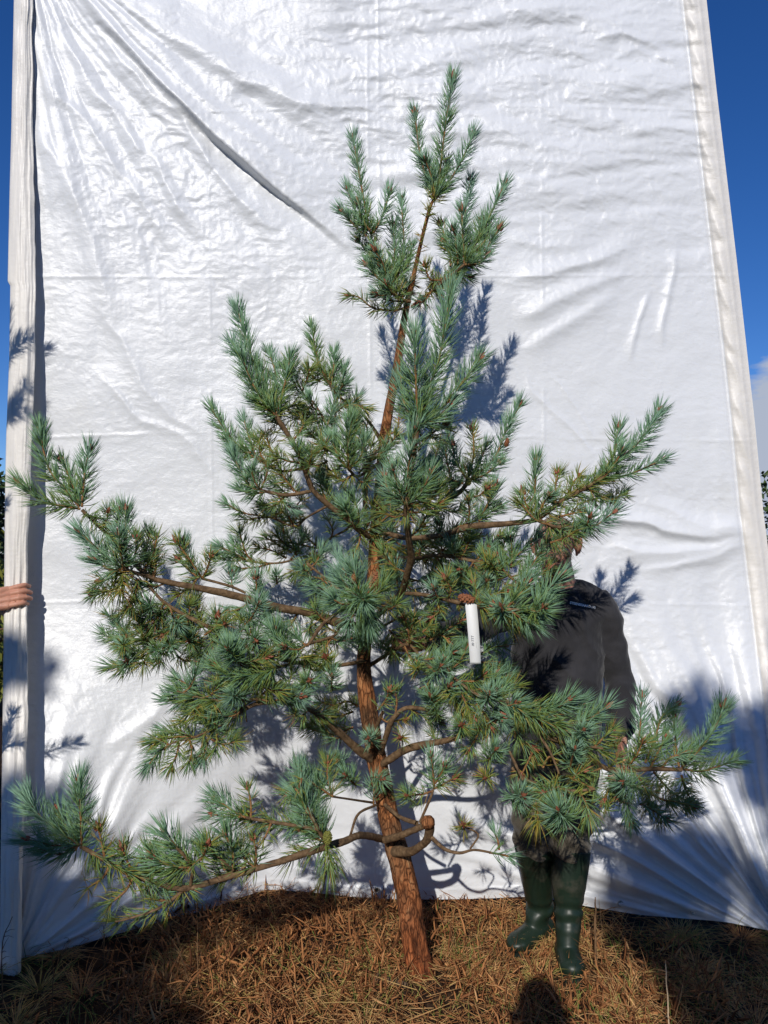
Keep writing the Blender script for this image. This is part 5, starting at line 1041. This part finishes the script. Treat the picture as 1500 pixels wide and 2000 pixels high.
def build_person(root, J, shirt, trous, yaw, tilt=0, hands=(None, None), hair=True, voxel=0.006):
    """J: dict of joint positions (world)"""
    b = Body(); P, R = head(b, J['head'], yaw, tilt)
    b.tube(np.stack([J['neck'] - vec(0, 0, .05), J['neck'], J['head'] + vec(0, .015, -.06)]), np.array([.072, .066, .062]), 20)
    ch, pv = J['chest'], J['pelvis']
    b.tube(np.stack([J['neck'] - vec(0, 0, .02), ch + vec(0, 0, .08), ch, (ch + pv) / 2, pv, pv - vec(0, 0, .08)]), np.array([[.06, .07], [.095, .155], [.105, .16], [.10, .145], [.105, .155], [.09, .13]]), 24, .03)
    for s_ in (0, 1):
        sh, el, wr = J['sh'][s_], J['el'][s_], J['wr'][s_]
        b.tube(np.stack([sh, el, wr]), np.array([.046, .038, .026]), 16); b.ball(sh, .055)
        hip, kn, an = J['hip'][s_], J['kn'][s_], J['an'][s_]
        b.tube(np.stack([hip, kn, an]), np.array([.078, .054, .038]), 18)
        h = hands[s_]
        if h is not None: h(b, wr)
    link('body', b.fuse('body', 0.0032, 2), root, skin_m)
    for s_ in (-1, 1):
        e = Body(); e.ball(P(s_ * .030, -.0705, .000), .0112, R); o = link('eye', e.g.mesh('eye'), root, eye_w)
    if hair:
        h = Body(); h.ball(vec(0, 0, 0), (.081, .100, .091), None, 40); V = np.concatenate(h.g.V)
        me = h.g.mesh('hair'); bm = bmesh.new(); bm.from_mesh(me)
        bmesh.ops.subdivide_edges(bm, edges=bm.edges[:], cuts=1, use_grid_fill=True)
        kill = [v for v in bm.verts if (v.co.z < -.045 + .02 * math.sin(v.co.y * 60)) or (v.co.y < -.035 and v.co.z < .05 - .3 * (v.co.y + .035)) or (v.co.y < -.085 * (1 - .3 * abs(v.co.x) / .08) + .01)]
        bmesh.ops.delete(bm, geom=kill, context='VERTS')
        for v in bm.verts: n_ = float(vnoise(v.co.x * 90, v.co.y * 90, v.co.z * 60, 4)); v.co *= 1 + 0.022 * n_
        bm.to_mesh(me); bm.free()
        for p in me.polygons: p.use_smooth = True
        o = link('hair', me, root, hair_m); c = P(0, .012, .032)
        o.location = Vector(c); o.rotation_euler = Matrix(R.tolist()).to_euler() if not isinstance(R, Matrix) else R.to_euler()
    # sweatshirt / jacket
    b = Body()
    b.tube(np.stack([J['neck'] - vec(0, 0, .005), J['neck'] - vec(0, 0, .035), ch + vec(0, 0, .12), ch + vec(0, 0, .03), (ch + pv) / 2 + vec(0, 0, .03), pv + vec(0, 0, .04), pv - vec(0, 0, .03)]),
           np.array([[.066, .072], [.082, .105], [.112, .165], [.124, .180], [.122, .174], [.128, .172], [.128, .168]]), 30, .02)
    for s_ in (0, 1):
        sh, el, wr = J['sh'][s_], J['el'][s_], J['wr'][s_]; c = wr + (el - wr) * 0.08
        b.ball(sh - vec(0, 0, .012), (.068, .070, .064)); b.tube(np.stack([J['neck'] - vec(0, 0, .030), (J['neck'] * .45 + sh * .55) + vec(0, 0, .004), sh]), np.array([.055, .058, .060]), 18); b.tube(np.stack([sh + (ch - sh) * .35, sh, (sh + el) / 2, el, (el + c) / 2, c + (el - c) * .12, c]), np.array([.082, .072, .063, .058, .050, .046, .035]), 20, .02)
    def fold(V):
        w = 0.010 * fbm(V[:, 0] * 9, V[:, 1] * 9, V[:, 2] * 11, 21, 3)
        w = w + 0.012 * (1 - 2 * np.abs(fbm(V[:, 0] * 7 + V[:, 2] * 4, V[:, 1] * 6, V[:, 2] * 5, 23, 2))) 
        for s_ in (0, 1):
            for j, a in ((J['el'][s_], .010), (J['sh'][s_] - vec(0, 0, .06), .008), (J['wr'][s_], .007)):
                d = np.linalg.norm(V - j, axis=1); w = w + a * np.sin(d * 95 + 3 * fbm(V[:, 0] * 8, V[:, 1] * 8, V[:, 2] * 8, 7, 2)) * np.exp(-(d / .075) ** 2)
        hem = np.exp(-((V[:, 2] - (pv[2] + .03)) / .03) ** 2); return w - 0.004 * hem
    top = link('sweatshirt' if shirt is shirt_m else 'jacket', b.fuse('top', .005, 3, fold), root, shirt)
    b = Body(); b.ball(pv - vec(0, 0, .04), (.165, .118, .11))
    for s_ in (0, 1):
        hip, kn, an = J['hip'][s_], J['kn'][s_], J['an'][s_]
        e = an if J.get('long') else kn + (an - kn) * .35
        b.tube(np.stack([hip + vec(0, 0, .05), hip, (hip + kn) / 2, kn, (kn + e) / 2, e]), np.array([[.10, .085], [.105, .094], [.094, .086], [.078, .072], [.068, .064], [.060, .058]]), 22, .02)
    def fold2(V):
        w = 0.007 * (1 - 2 * np.abs(fbm(V[:, 0] * 5, V[:, 1] * 5, V[:, 2] * 7 + V[:, 0] * 6, 33, 2)))
        for s_ in (0, 1):
            d = np.abs(V[:, 2] - J['kn'][s_][2] - .02); w = w + 0.003 * np.sin(V[:, 2] * 90 + V[:, 0] * 50) * np.exp(-(d / .09) ** 2)
        return w
    tr = link('trousers', b.fuse('trousers', voxel, 4, fold2), root, trous)
    return P, R, top, tr

def boot(root, knee, ankle, heel, toe, rim_t=0.72, mat=None):
    """wellington: shaft from towards the knee down to the ankle, foot from heel to toe (ground points)"""
    rim = ankle + (knee - ankle) * rim_t; up = rim - ankle; up /= np.linalg.norm(up)
    fd = toe - heel; fl = np.linalg.norm(fd); fd /= fl; b = Body(); g0 = vec(0, 0, 1)
    b.tube(np.stack([rim + up * .04, rim, ankle + (rim - ankle) * .5, ankle + (rim - ankle) * .15, ankle - g0 * .02]), np.array([.080, .078, .067, .053, .052]), 24, .012)
    b.tube(np.stack([heel + fd * .03 + g0 * .045, heel + fd * fl * .35 + g0 * .052, heel + fd * fl * .6 + g0 * .044, heel + fd * fl * .82 + g0 * .036, heel + fd * (fl - .03) + g0 * .032]),
           np.array([[.040, .034], [.048, .042], [.040, .046], [.034, .049], [.028, .040]])[:, ::-1] if abs(fd[1]) < abs(fd[0]) else np.array([[.034, .042], [.044, .050], [.046, .042], [.049, .036], [.042, .030]]), 24, .01)
    b.ball(heel + fd * .045 + g0 * .045, (.040, .040, .045)); b.ball(heel + fd * (fl - .045) + g0 * .036, (.045, .045, .034))
    b.tube(np.stack([ankle + g0 * .01, heel + fd * fl * .45 + g0 * .062]), np.array([.050, .040]), 20)
    def fold(V):
        k = np.exp(-((V - (ankle + g0 * .015)) @ up / .05) ** 2); ax = (V - ankle) @ up
        sh = smooth(.0, .12, ax)
        return 0.0042 * np.sin(ax * 130 + 5 * fbm(V[:, 0] * 9, V[:, 1] * 9, V[:, 2] * 3, 3, 2)) * k + 0.006 * sh * fbm(V[:, 0] * 9, V[:, 1] * 9, V[:, 2] * 7, 13, 2)
    me = b.fuse('boot', .0045, 3, fold)
    bm = bmesh.new(); bm.from_mesh(me)
    gz = float(heel[2])
    tiltn = Vector(up) + Vector((0.0, 0.12, 0)); tiltn.normalize()
    bmesh.ops.bisect_plane(bm, geom=bm.verts[:] + bm.edges[:] + bm.faces[:], plane_co=Vector(rim), plane_no=tiltn, clear_outer=True)
    bmesh.ops.bisect_plane(bm, geom=bm.verts[:] + bm.edges[:] + bm.faces[:], plane_co=(0, 0, gz + .012), plane_no=(0, 0, -1), clear_outer=True)
    bm.to_mesh(me); bm.free()
    for p in me.polygons: p.use_smooth = True
    o = link('boot', me, root, boot_m if mat is None else mat); md = o.modifiers.new('solid', 'SOLIDIFY'); md.thickness = .004; md.offset = -1
    # sole with a low heel block
    g = Geo(); side = np.cross(g0, fd); n = 40; ts = np.linspace(0, 2 * math.pi, n, endpoint=False); ring = []
    for t in ts:
        a = (1 - math.cos(t)) / 2; w = .036 + .013 * smooth(.35, .78, np.array(a)) ; ring.append(heel + fd * (fl * a + 0.004) + side * math.copysign(abs(math.sin(t)) ** .6, math.sin(t)) * float(w))
    ring = np.array(ring); rows = [ring + g0 * -.004, ring + g0 * .016]
    V = np.concatenate(rows); i = np.arange(n); j = (i + 1) % n
    g.add(V, [np.stack([i, j, j + n, i + n], -1), np.arange(n)[None, ::-1], (np.arange(n) + n)[None]])
    so_ = link('sole', g.mesh('sole', False), o, sole_m); so_.matrix_parent_inverse = Matrix.Identity(4)
    return o

gp = lambda px, py, d: (lambda p: vec(p[0], p[1], float(ground_z(p[0], p[1]))))(at(px, py, d))
# ---------------- the man holding the tree
root = empty('person', gp(1085, 1850, 3.05))
tag(root, 'man in charcoal sweatshirt and green rubber boots standing behind the pine', 'person')
J = dict(head=at(1086, 1068, 3.08), neck=at(1094, 1150, 3.12), chest=at(1092, 1240, 3.13), pelvis=at(1084, 1455, 3.14),
         sh=[at(1020, 1180, 3.10), at(1170, 1186, 3.12)], el=[at(930, 1226, 2.98), at(1206, 1320, 3.16)], wr=[at(826, 1258, 2.99), at(1214, 1452, 3.02)],
         hip=[at(1043, 1490, 3.13), at(1122, 1490, 3.13)], kn=[at(1042, 1640, 3.07), at(1112, 1650, 3.05)], an=[at(1055, 1772, 3.17), at(1110, 1790, 3.02)])
def h_left(b, W): hand(b, W, vec(-1, -.12, .12), vec(-.1, -.9, -.3), -1, 0.62, 1.0, .5)
def h_right(b, W): hand(b, W, vec(-.04, -.15, -1), vec(-.8, -.1, 0), 1, 0.42, 1.0, .3)
P_, R_h, shirt, trs = build_person(root, J, shirt_m, trouser_m, math.radians(-14), math.radians(8), (h_left, h_right))
boot(root, J['kn'][0], J['an'][0], gp(1080, 1806, 3.20), gp(994, 1835, 3.06), .92)
boot(root, J['kn'][1], J['an'][1], gp(1098, 1840, 3.07), gp(1123, 1892, 2.86), .92)
# collar ribbing
cb = Body(); a = np.linspace(0, 2 * math.pi, 30); nk = J['neck'] + vec(0, -.012, -.002)
cb.tube(np.stack([nk[0] + .074 * np.cos(a), nk[1] + .066 * np.sin(a), nk[2] + .012 * np.sin(a)], -1), np.full(30, .008), 8, .01); link('collar', cb.g.mesh('collar'), root, shirt_m)
# small white lettering on the chest (partly legible in the photo)
tcv = bpy.data.curves.new('lettering', 'FONT'); tcv.body = 'STEENSGAARD.US'; tcv.size = 0.0125; tcv.space_character = 1.05; tcv.offset = 0.0006
to = bpy.data.objects.new('lettering', tcv); COL.objects.link(to)
white_m = flatmat('white_print', (0.82, 0.82, 0.82), 0.6, 0.2, 0.02)
dg = bpy.context.evaluated_depsgraph_get(); tme = bpy.data.meshes.new_from_object(to.evaluated_get(dg)); bpy.data.objects.remove(to)
tme.materials.clear(); 
lab_o = link('lettering', tme, shirt, white_m)
p0 = Vector(at(1120, 1181, 2.97)); lab_o.rotation_euler = (math.radians(86), math.radians(11), math.radians(8))
# drop each letter vertex on the cloth
from mathutils.bvhtree import BVHTree
def bvh(o):
    me = o.data; return BVHTree.FromPolygons([v.co[:] for v in me.vertices], [p.vertices[:] for p in me.polygons])
bt = bvh(shirt); Mx = Matrix.Translation(p0) @ lab_o.rotation_euler.to_matrix().to_4x4()
for v in tme.vertices:
    w = Mx @ v.co; hit = bt.ray_cast(Vector((w.x, w.y - .3, w.z)), Vector((0, 1, 0)))
    v.co = (hit[0] + Vector((0, -.0025, 0))) if hit[0] is not None else w
lab_o.rotation_euler = (0, 0, 0); lab_o.matrix_parent_inverse = Matrix.Identity(4)

# ---------------- helper at the left edge, hand gripping the folded tarpaulin
def flap_d(px, py):
    xr0 = float(np.interp(py, stripR[:, 0], stripR[:, 1])); xl1 = float(np.interp(py, stripL[:, 0], stripL[:, 1]))
    s_ = min(max((xr0 - px) / (xr0 - xl1), 0.0), 1.0)
    dd = float(np.interp(py, [-400, 0, 300, 560, 800, 1000, 1150, 1200, 1300, 1400, 1800, 1930], [.02, .02, .02, .05, .075, .10, .085, .11, .10, .10, .08, .07]))
    return float(Dbase(np.array(xr0), np.array(float(py)))) - dd - 0.022 * math.sin(math.pi * s_) ** 0.7
FD = flap_d(22, 1168)
root2 = empty('person', gp(-120, 1850, 3.27))
tag(root2, 'person in navy jacket whose bare hand grips the folded left tarpaulin edge', 'person')
J2 = dict(head=at(-125, 1030, 3.37), neck=at(-130, 1120, 3.39), chest=at(-128, 1220, 3.39), pelvis=at(-108, 1460, 3.37),
          sh=[at(-215, 1165, 3.39), at(-55, 1165, 3.37)], el=[at(-240, 1330, 3.40), at(-150, 1262, FD + .12)], wr=[at(-225, 1450, 3.25), at(-42, 1184, FD - .022)],
          hip=[at(-145, 1500, 3.37), at(-70, 1500, 3.37)], kn=[at(-145, 1680, 3.33), at(-70, 1680, 3.33)], an=[at(-145, 1830, 3.37), at(-70, 1830, 3.37)], long=True)
def grip(b, W):
    f0 = lambda px, py, o: at(px, py, flap_d(px, py) - o)
    # metacarpals
    kn_ = [(17, 1151), (19, 1160), (20, 1171), (18, 1183)]; wy = [(-34, 1164), (-34, 1172), (-34, 1181), (-34, 1189)]
    for (a, c) in zip(kn_, wy):
        b.tube(np.stack([at(c[0], c[1], FD - .030), at(-8, (a[1] + c[1]) / 2, FD - .034), f0(a[0], a[1], .020)]), np.array([.018, .018, .0145]), 14, .006)
    tips = [((34, 1146), (48, 1143), (57, 1145)), ((37, 1156.5), (51, 1155), (60, 1157.5)), ((37, 1168), (51, 1167), (60, 1169)), ((33, 1180), (46, 1178), (54, 1179.5))]
    for k_, t_, r in zip(kn_, tips, (.0118, .0120, .0117, .0103)):
        P4 = np.array([f0(k_[0], k_[1], .020), f0(t_[0][0], t_[0][1], .016), f0(t_[1][0], t_[1][1], .013), at(t_[2][0], t_[2][1], flap_d(50, t_[2][1]) + .014)])
        finger(b, P4, r)
    finger(b, np.array([at(-12, 1168, FD + .01), at(8, 1160, FD + .045), at(36, 1158, FD + .055)]), .0115)   # thumb behind the sheet
    b.tube(np.stack([W, at(-22, 1176, FD - .030)]), np.array([.028, .027]), 16)
build_person(root2, J2, navy_m, dark_m, math.radians(30), 0, (lambda b, W: hand(b, W, vec(0, -.1, -1), vec(.8, 0, 0), 1, .4), grip))
for k in (0, 1):
    hx = J2['an'][k]; boot(root2, J2['kn'][k], hx, vec(hx[0], 3.43, float(ground_z(hx[0], 3.43))), vec(hx[0] + .03, 3.19, float(ground_z(hx[0], 3.19))), .6, sole_m)

# ---------------- photographer, whose shadow falls on the ground in front of the pine
root3 = empty('person', (0, -.40, float(ground_z(0, -.4))))
tag(root3, 'person in dark clothes standing behind the viewpoint, only their shadow falls beside the trunk', 'person')
X = -.07
J3 = dict(head=vec(X, -.22, 1.69), neck=vec(X, -.28, 1.54), chest=vec(X, -.36, 1.34), pelvis=vec(X, -.42, .92), sh=[vec(X + .17, -.36, 1.45), vec(X - .17, -.36, 1.45)], el=[vec(X + .24, -.26, 1.20), vec(X - .24, -.26, 1.20)], wr=[vec(X + .14, -.14, 1.40), vec(X - .14, -.14, 1.40)],
          hip=[vec(X + .09, -.42, .86), vec(X - .09, -.42, .86)], kn=[vec(X + .11, -.42, .48), vec(X - .11, -.42, .48)], an=[vec(X + .11, -.42, .10), vec(X - .11, -.42, .10)], long=True)
build_person(root3, J3, navy_m, dark_m, math.pi, 0, (lambda b, W: hand(b, W, vec(-.5, .2, 1), vec(0, 1, 0), 1, .3), lambda b, W: hand(b, W, vec(.5, .2, 1), vec(0, 1, 0), -1, .3)))
for s_ in (-1, 1): boot(root3, J3['kn'][0 if s_ > 0 else 1], J3['an'][0 if s_ > 0 else 1], vec(X + s_ * .11, -.50, float(ground_z(0, -.5))), vec(X + s_ * .12, -.24, float(ground_z(0, -.2))), .6, sole_m)
# ------------------------------------------------------------------ white label hanging in the pine
lab_m = flatmat('white_plastic_label', (0.82, 0.82, 0.80), 0.45, 0.4, 0.03, 20)
ink_m = flatmat('grey_ink', (0.16, 0.16, 0.17), 0.7, 0.2, 0.05)
LD = 2.50
q0, q1, q2 = at(908, 1176, LD), at(931, 1180, LD), at(940, 1298, LD); q3 = at(919, 1298, LD)
n = 26; rows = []
for i in range(n):
    t = i / (n - 1); a = q0 * (1 - t) + q3 * t; b_ = q1 * (1 - t) + q2 * t; off = np.array([0, -.010 * math.sin(t * 3) + .012 * t * t, 0])
    rows += [a + off, (a + b_) / 2 + off, b_ + off]
V = np.array(rows); g = Geo(); g.add(V, grid_faces(n, 3)); me = g.mesh('label_tag')
label = link('plant_label', me, None, lab_m); md = label.modifiers.new('s', 'SOLIDIFY'); md.thickness = .0008
tag(label, 'long narrow white plastic label strip hanging from a right hand branch of the pine', 'plant label')
# loop over the branch
lp = np.array([at(911, 1180, LD - .002), at(907, 1176, LD - .004), at(904, 1172, LD + .004), at(906, 1170, LD + .03), at(912, 1178, LD + .04), at(920, 1190, LD + .012)])
Q = resample(lp, .003); T = np.gradient(Q, axis=0); w = np.array([0.0028, 0.0, 0.0015])
V = np.stack([Q - w, Q + w], 1).reshape(-1, 3); g = Geo(); g.add(V, grid_faces(len(Q), 2)); lo = link('loop', g.mesh('loop'), label, lab_m); md = lo.modifiers.new('s', 'SOLIDIFY'); md.thickness = .0008
for txt, sz, along, side_ in (('70 TTT', .0115, .58, .47), ('-------- ----', .0042, .60, .68), ('ooo', .004, .75, .40)):
    if txt == 'ooo': continue
    cv = bpy.data.curves.new('t', 'FONT'); cv.body = txt; cv.size = sz; to = bpy.data.objects.new('t', cv); COL.objects.link(to)
    dg = bpy.context.evaluated_depsgraph_get(); tm = bpy.data.meshes.new_from_object(to.evaluated_get(dg)); bpy.data.objects.remove(to); tm.materials.clear()
    ex = (q0 - q3) / np.linalg.norm(q0 - q3); ey = (q0 - q1) / np.linalg.norm(q1 - q0)
    for v in tm.vertices:
        t = along + .12 - v.co.x / np.linalg.norm(q3 - q0) ; pp = (q0 * (1 - t) + q3 * t) * (1 - side_) + (q1 * (1 - t) + q2 * t) * side_
        pp = pp + ey * v.co.y + np.array([0, -.010 * math.sin(t * 3) + .012 * t * t - .0032, 0]); v.co = Vector(pp)
    link('printed_text', tm, label, ink_m)

# ------------------------------------------------------------------ leafy trees (background and behind the camera)
def leaf_mat(name, c1, c2):
    M = MatB(name, 0.55, 0.3); oi = M.n('ShaderNodeAttribute'); oi.attribute_name = 'hue'
    M.color(M.ramp(oi.outputs['Fac'], [(0, c1), (1, c2)])); return M.m
def leaves(P, size, asp=0.5):
    n = len(P); A = rng.normal(size=(n, 3)); A /= np.linalg.norm(A, axis=1)[:, None]; B = np.cross(A, rng.normal(size=(n, 3))); B /= np.linalg.norm(B, axis=1)[:, None]
    C = np.cross(A, B); s = (size * rng.uniform(.6, 1.25, n))[:, None]
    V = np.stack([P - A * s, P + B * s * asp + C * s * .12, P + A * s, P - B * s * asp + C * s * .12], 1).reshape(-1, 3)
    i = np.arange(n)[:, None] * 4; return V, np.concatenate([i, i + 1, i + 2, i + 3], 1), np.repeat(rng.random(n), 4)
def leafy_tree(name, base, clumps, crad, per, size, mat, label, cat, lean_to=None, group=None, asp=.5):
    """clumps (k,3) world centres"""
    base = np.asarray(base, float); root = empty(name, base); tag(root, label, cat, group)
    k = len(clumps); C = np.repeat(clumps, per, 0); R = rng.normal(size=C.shape); R /= np.linalg.norm(R, axis=1)[:, None]
    P = C + R * (crad * rng.random(len(C)) ** 0.45)[:, None] * np.array([1, 1, .8])
    P[:, 2] = np.maximum(P[:, 2], 0.05)
    V, q, h = leaves(P, size, asp); me = npmesh('crown', V, [q], False)
    a = me.attributes.new('hue', 'FLOAT', 'POINT'); a.data.foreach_set('value', h.astype(np.float32)); link('crown', me, root, mat)
    top = clumps[:, 2].max(); cx = clumps.mean(0); g = Geo()
    tr_ = resample(np.array([[*(base - [0, 0, .1]), .05 * top ** .5], [*(base * .5 + cx * .5)[:2], base[2] + top * .4, .035 * top ** .5], [cx[0], cx[1], base[2] + top * .8, .012]]), .15)
    V, f = tube_arrays(tr_[:, :3], tr_[:, 3], 12); g.add(V, f)
    for c in clumps[rng.permutation(k)[:min(k, 34)]]:
        s0 = tr_[int(np.clip((c[2] - base[2]) / top * .75, .05, .95) * (len(tr_) - 1))]
        m = (s0[:3] + c) / 2 + np.array([0, 0, -.03]); V, f = tube_arrays(resample(np.array([s0[:3], m, c]), .1), np.linspace(s0[3] * .5, .005, len(resample(np.array([s0[:3], m, c]), .1))), 7); g.add(V, f)
    link('trunk', g.mesh('trunk'), root, limb_m); return root
lm_dark = leaf_mat('dark_leaves', (0.010, 0.022, 0.010), (0.035, 0.060, 0.022)); lm_yel = leaf_mat('yellow_leaves', (0.06, 0.09, 0.015), (0.22, 0.22, 0.04)); lm_mid = leaf_mat('shade_leaves', (0.03, 0.06, 0.02), (0.08, 0.12, 0.03))
def cone_clumps(c, h, r, n, p=1.0, z0=.2):
    t = rng.random(n) ** .8; rr = r * (1 - t) ** p * rng.random(n) ** .5 + .05; a = rng.random(n) * 6.283
    return np.stack([c[0] + rr * np.cos(a), c[1] + rr * np.sin(a), z0 + t * (h - z0)], -1)
def ball_clumps(c, h, r, n):
    t = rng.random(n); rr = r * np.sqrt(np.maximum(1 - (2 * t - 1) ** 2, .05)) * rng.random(n) ** .4; a = rng.random(n) * 6.283
    return np.stack([c[0] + rr * np.cos(a), c[1] + rr * np.sin(a), .1 + t * (h - .2)], -1)
leafy_tree('conifer', (-7.6, 13, 0), cone_clumps((-7.6, 13), 4.4, 2.1, 150, .8), .35, 60, .09, lm_dark, 'dark conifer far behind the left edge of the tarpaulin', 'conifer')
leafy_tree('bush', (-4.2, 7.2, 0), ball_clumps((-4.2, 7.2), 2.0, 1.25, 90), .28, 60, .05, lm_yel, 'yellow green bush behind the left edge of the tarpaulin', 'bush')
leafy_tree('broadleaf_tree', (7.0, 12, 0), ball_clumps((7.0, 12), 3.0, 1.7, 130), .32, 60, .07, lm_mid, 'green and brown leafy tree behind the right edge of the tarpaulin', 'tree')
for k, (x_, y_, h_) in enumerate([(-11, 19, 5.0), (-4, 22, 4.2), (2, 21, 4.5), (12, 20, 5.2)]):
    leafy_tree('conifer', (x_, y_, 0), cone_clumps((x_, y_), h_, 1.9, 90, .8), .45, 50, .13, lm_dark, ['dark conifer furthest to the left behind the tarpaulin', 'dark conifer hidden behind the left half of the tarpaulin', 'dark conifer hidden behind the middle of the tarpaulin', 'dark conifer furthest to the right behind the tarpaulin'][k], 'conifer', group='far conifers behind the tarpaulin')

# trees behind the photographer: their crowns throw the dappled shade on the lower corners
def shade_test(x, z, y):
    """where does the sunlight through (x,y,z) land: ground x,y or tarpaulin x,z"""
    s = LDIR / LDIR[1]; t = (3.25 - y); X = x + s[0] * t; Z = z + s[2] * t
    g = Z < 0; tg = np.where(g, z / -s[2], t); return X, Z, x + s[0] * tg, y + tg
def pick(n, xr, zr, yr, inside):
    x = rng.uniform(*xr, n); z = rng.uniform(*zr, n); y = rng.uniform(*yr, n); X, Z, gx_, gy_ = shade_test(x, z, y)
    k = inside(X, Z, gx_, gy_) & ((fbm(X * 4.6, Z * 4.6, 0, 77, 3) < 0.09) | (Z < -.05)); return np.stack([x, y, z], -1)[k]
def in_left(X, Z, gx_, gy_):
    top = np.interp(X, [-4, -1.6, -1.30, -1.12, -.95, -.62], [1.0, .80, .46, .16, -.1, -.1]) + .10 * np.sin(X * 13)
    lim = np.interp(gy_, [1.0, 2.2, 2.6, 3.1, 3.3], [-.50, -.48, -.55, -.72, -.66])
    return np.where(Z > .06, (Z < top - .05) | ((Z < top + .42) & (X < -.75) & (fbm(X * 6, Z * 6, 0, 78, 2) > .22)), gx_ < lim - .06)
def in_right(X, Z, gx_, gy_):
    top = np.interp(X, [.88, 1.0, 1.22, 1.35, 1.5, 1.9, 4], [-.1, .36, .62, .88, 1.05, 1.35, 1.6]) + .07 * np.sin(X * 15)
    lim = np.interp(gy_, [1.0, 2.4, 2.8, 3.2], [1.02, 1.00, .98, .90])
    return np.where(Z > .06, (Z < top - .05) | ((Z < top + .25) & (X > 1.1) & (fbm(X * 6, Z * 6, 0, 79, 2) > .25)), gx_ > lim + .06)
cl = pick(4200, (-5.6, -1.6), (.1, 6.6), (-4.6, -3.2), in_left); leafy_tree('broadleaf_tree', (-3.1, -3.9, 0), cl, .13, 30, .055, lm_mid, 'leafy tree behind the viewpoint on the left, shading the lower left corner', 'tree')
cr_ = pick(4200, (-1.2, 3.0), (.1, 6.6), (-4.6, -3.2), in_right); leafy_tree('broadleaf_tree', (.9, -3.9, 0), cr_, .13, 30, .055, lm_mid, 'leafy tree behind the viewpoint on the right, shading the lower right corner', 'tree')

# neighbouring small pine just outside the left side of the frame
nb = at(-640, 1900, 2.35); nb[2] = float(ground_z(nb[0], nb[1])); npine = empty('pine_tree', nb); tag(npine, 'small neighbouring pine just outside the left side of the picture', 'pine tree')
g = Geo(); tp = resample(np.array([[*nb, .03], [nb[0] + .03, nb[1] + .02, 1.2, .022], [nb[0] - .02, nb[1] + .05, 2.3, .012], [nb[0], nb[1] + .05, 2.95, .005]]), .03); V, f = tube_arrays(tp[:, :3], tp[:, 3], 12); g.add(V, f); link('trunk', g.mesh('trunk'), npine, bark_m)
for zc, nbr, ln in ((1.0, 4, .50), (1.45, 5, .30), (2.05, 4, .24), (2.55, 6, .42), (2.9, 3, .16)):
    b0 = tp[np.argmin(np.abs(tp[:, 2] - zc)), :3]; fo = Foliage(); g = Geo()
    for k in range(nbr):
        a = k * 6.283 / nbr + zc * 3; d_ = np.array([math.cos(a), math.sin(a), .35]); e = b0 + d_ * ln; e[2] += .05; m = b0 + d_ * ln * .55 - [0, 0, .04]
        V, f = tube_arrays(resample(np.stack([b0, m, e]), .02), np.linspace(.009, .004, len(resample(np.stack([b0, m, e]), .02))), 7); g.add(V, f)
        for q in range(5):
            b1 = m + (e - m) * rng.random() if q else e; dv = d_ * .6 + rng.normal(0, .5, 3); dv[2] = abs(dv[2]) + .35; dv /= np.linalg.norm(dv); fo.shoot(np.stack([b1, b1 + dv * .08, b1 + dv * .17 + [0, 0, .02]]), 'y' if q % 2 == 0 else 'o', .05, bud=False)
    br = link('branch', g.mesh('branch'), npine, limb_m); link('needles', fo.mesh('needles'), br, [needle_m, shoot_m])
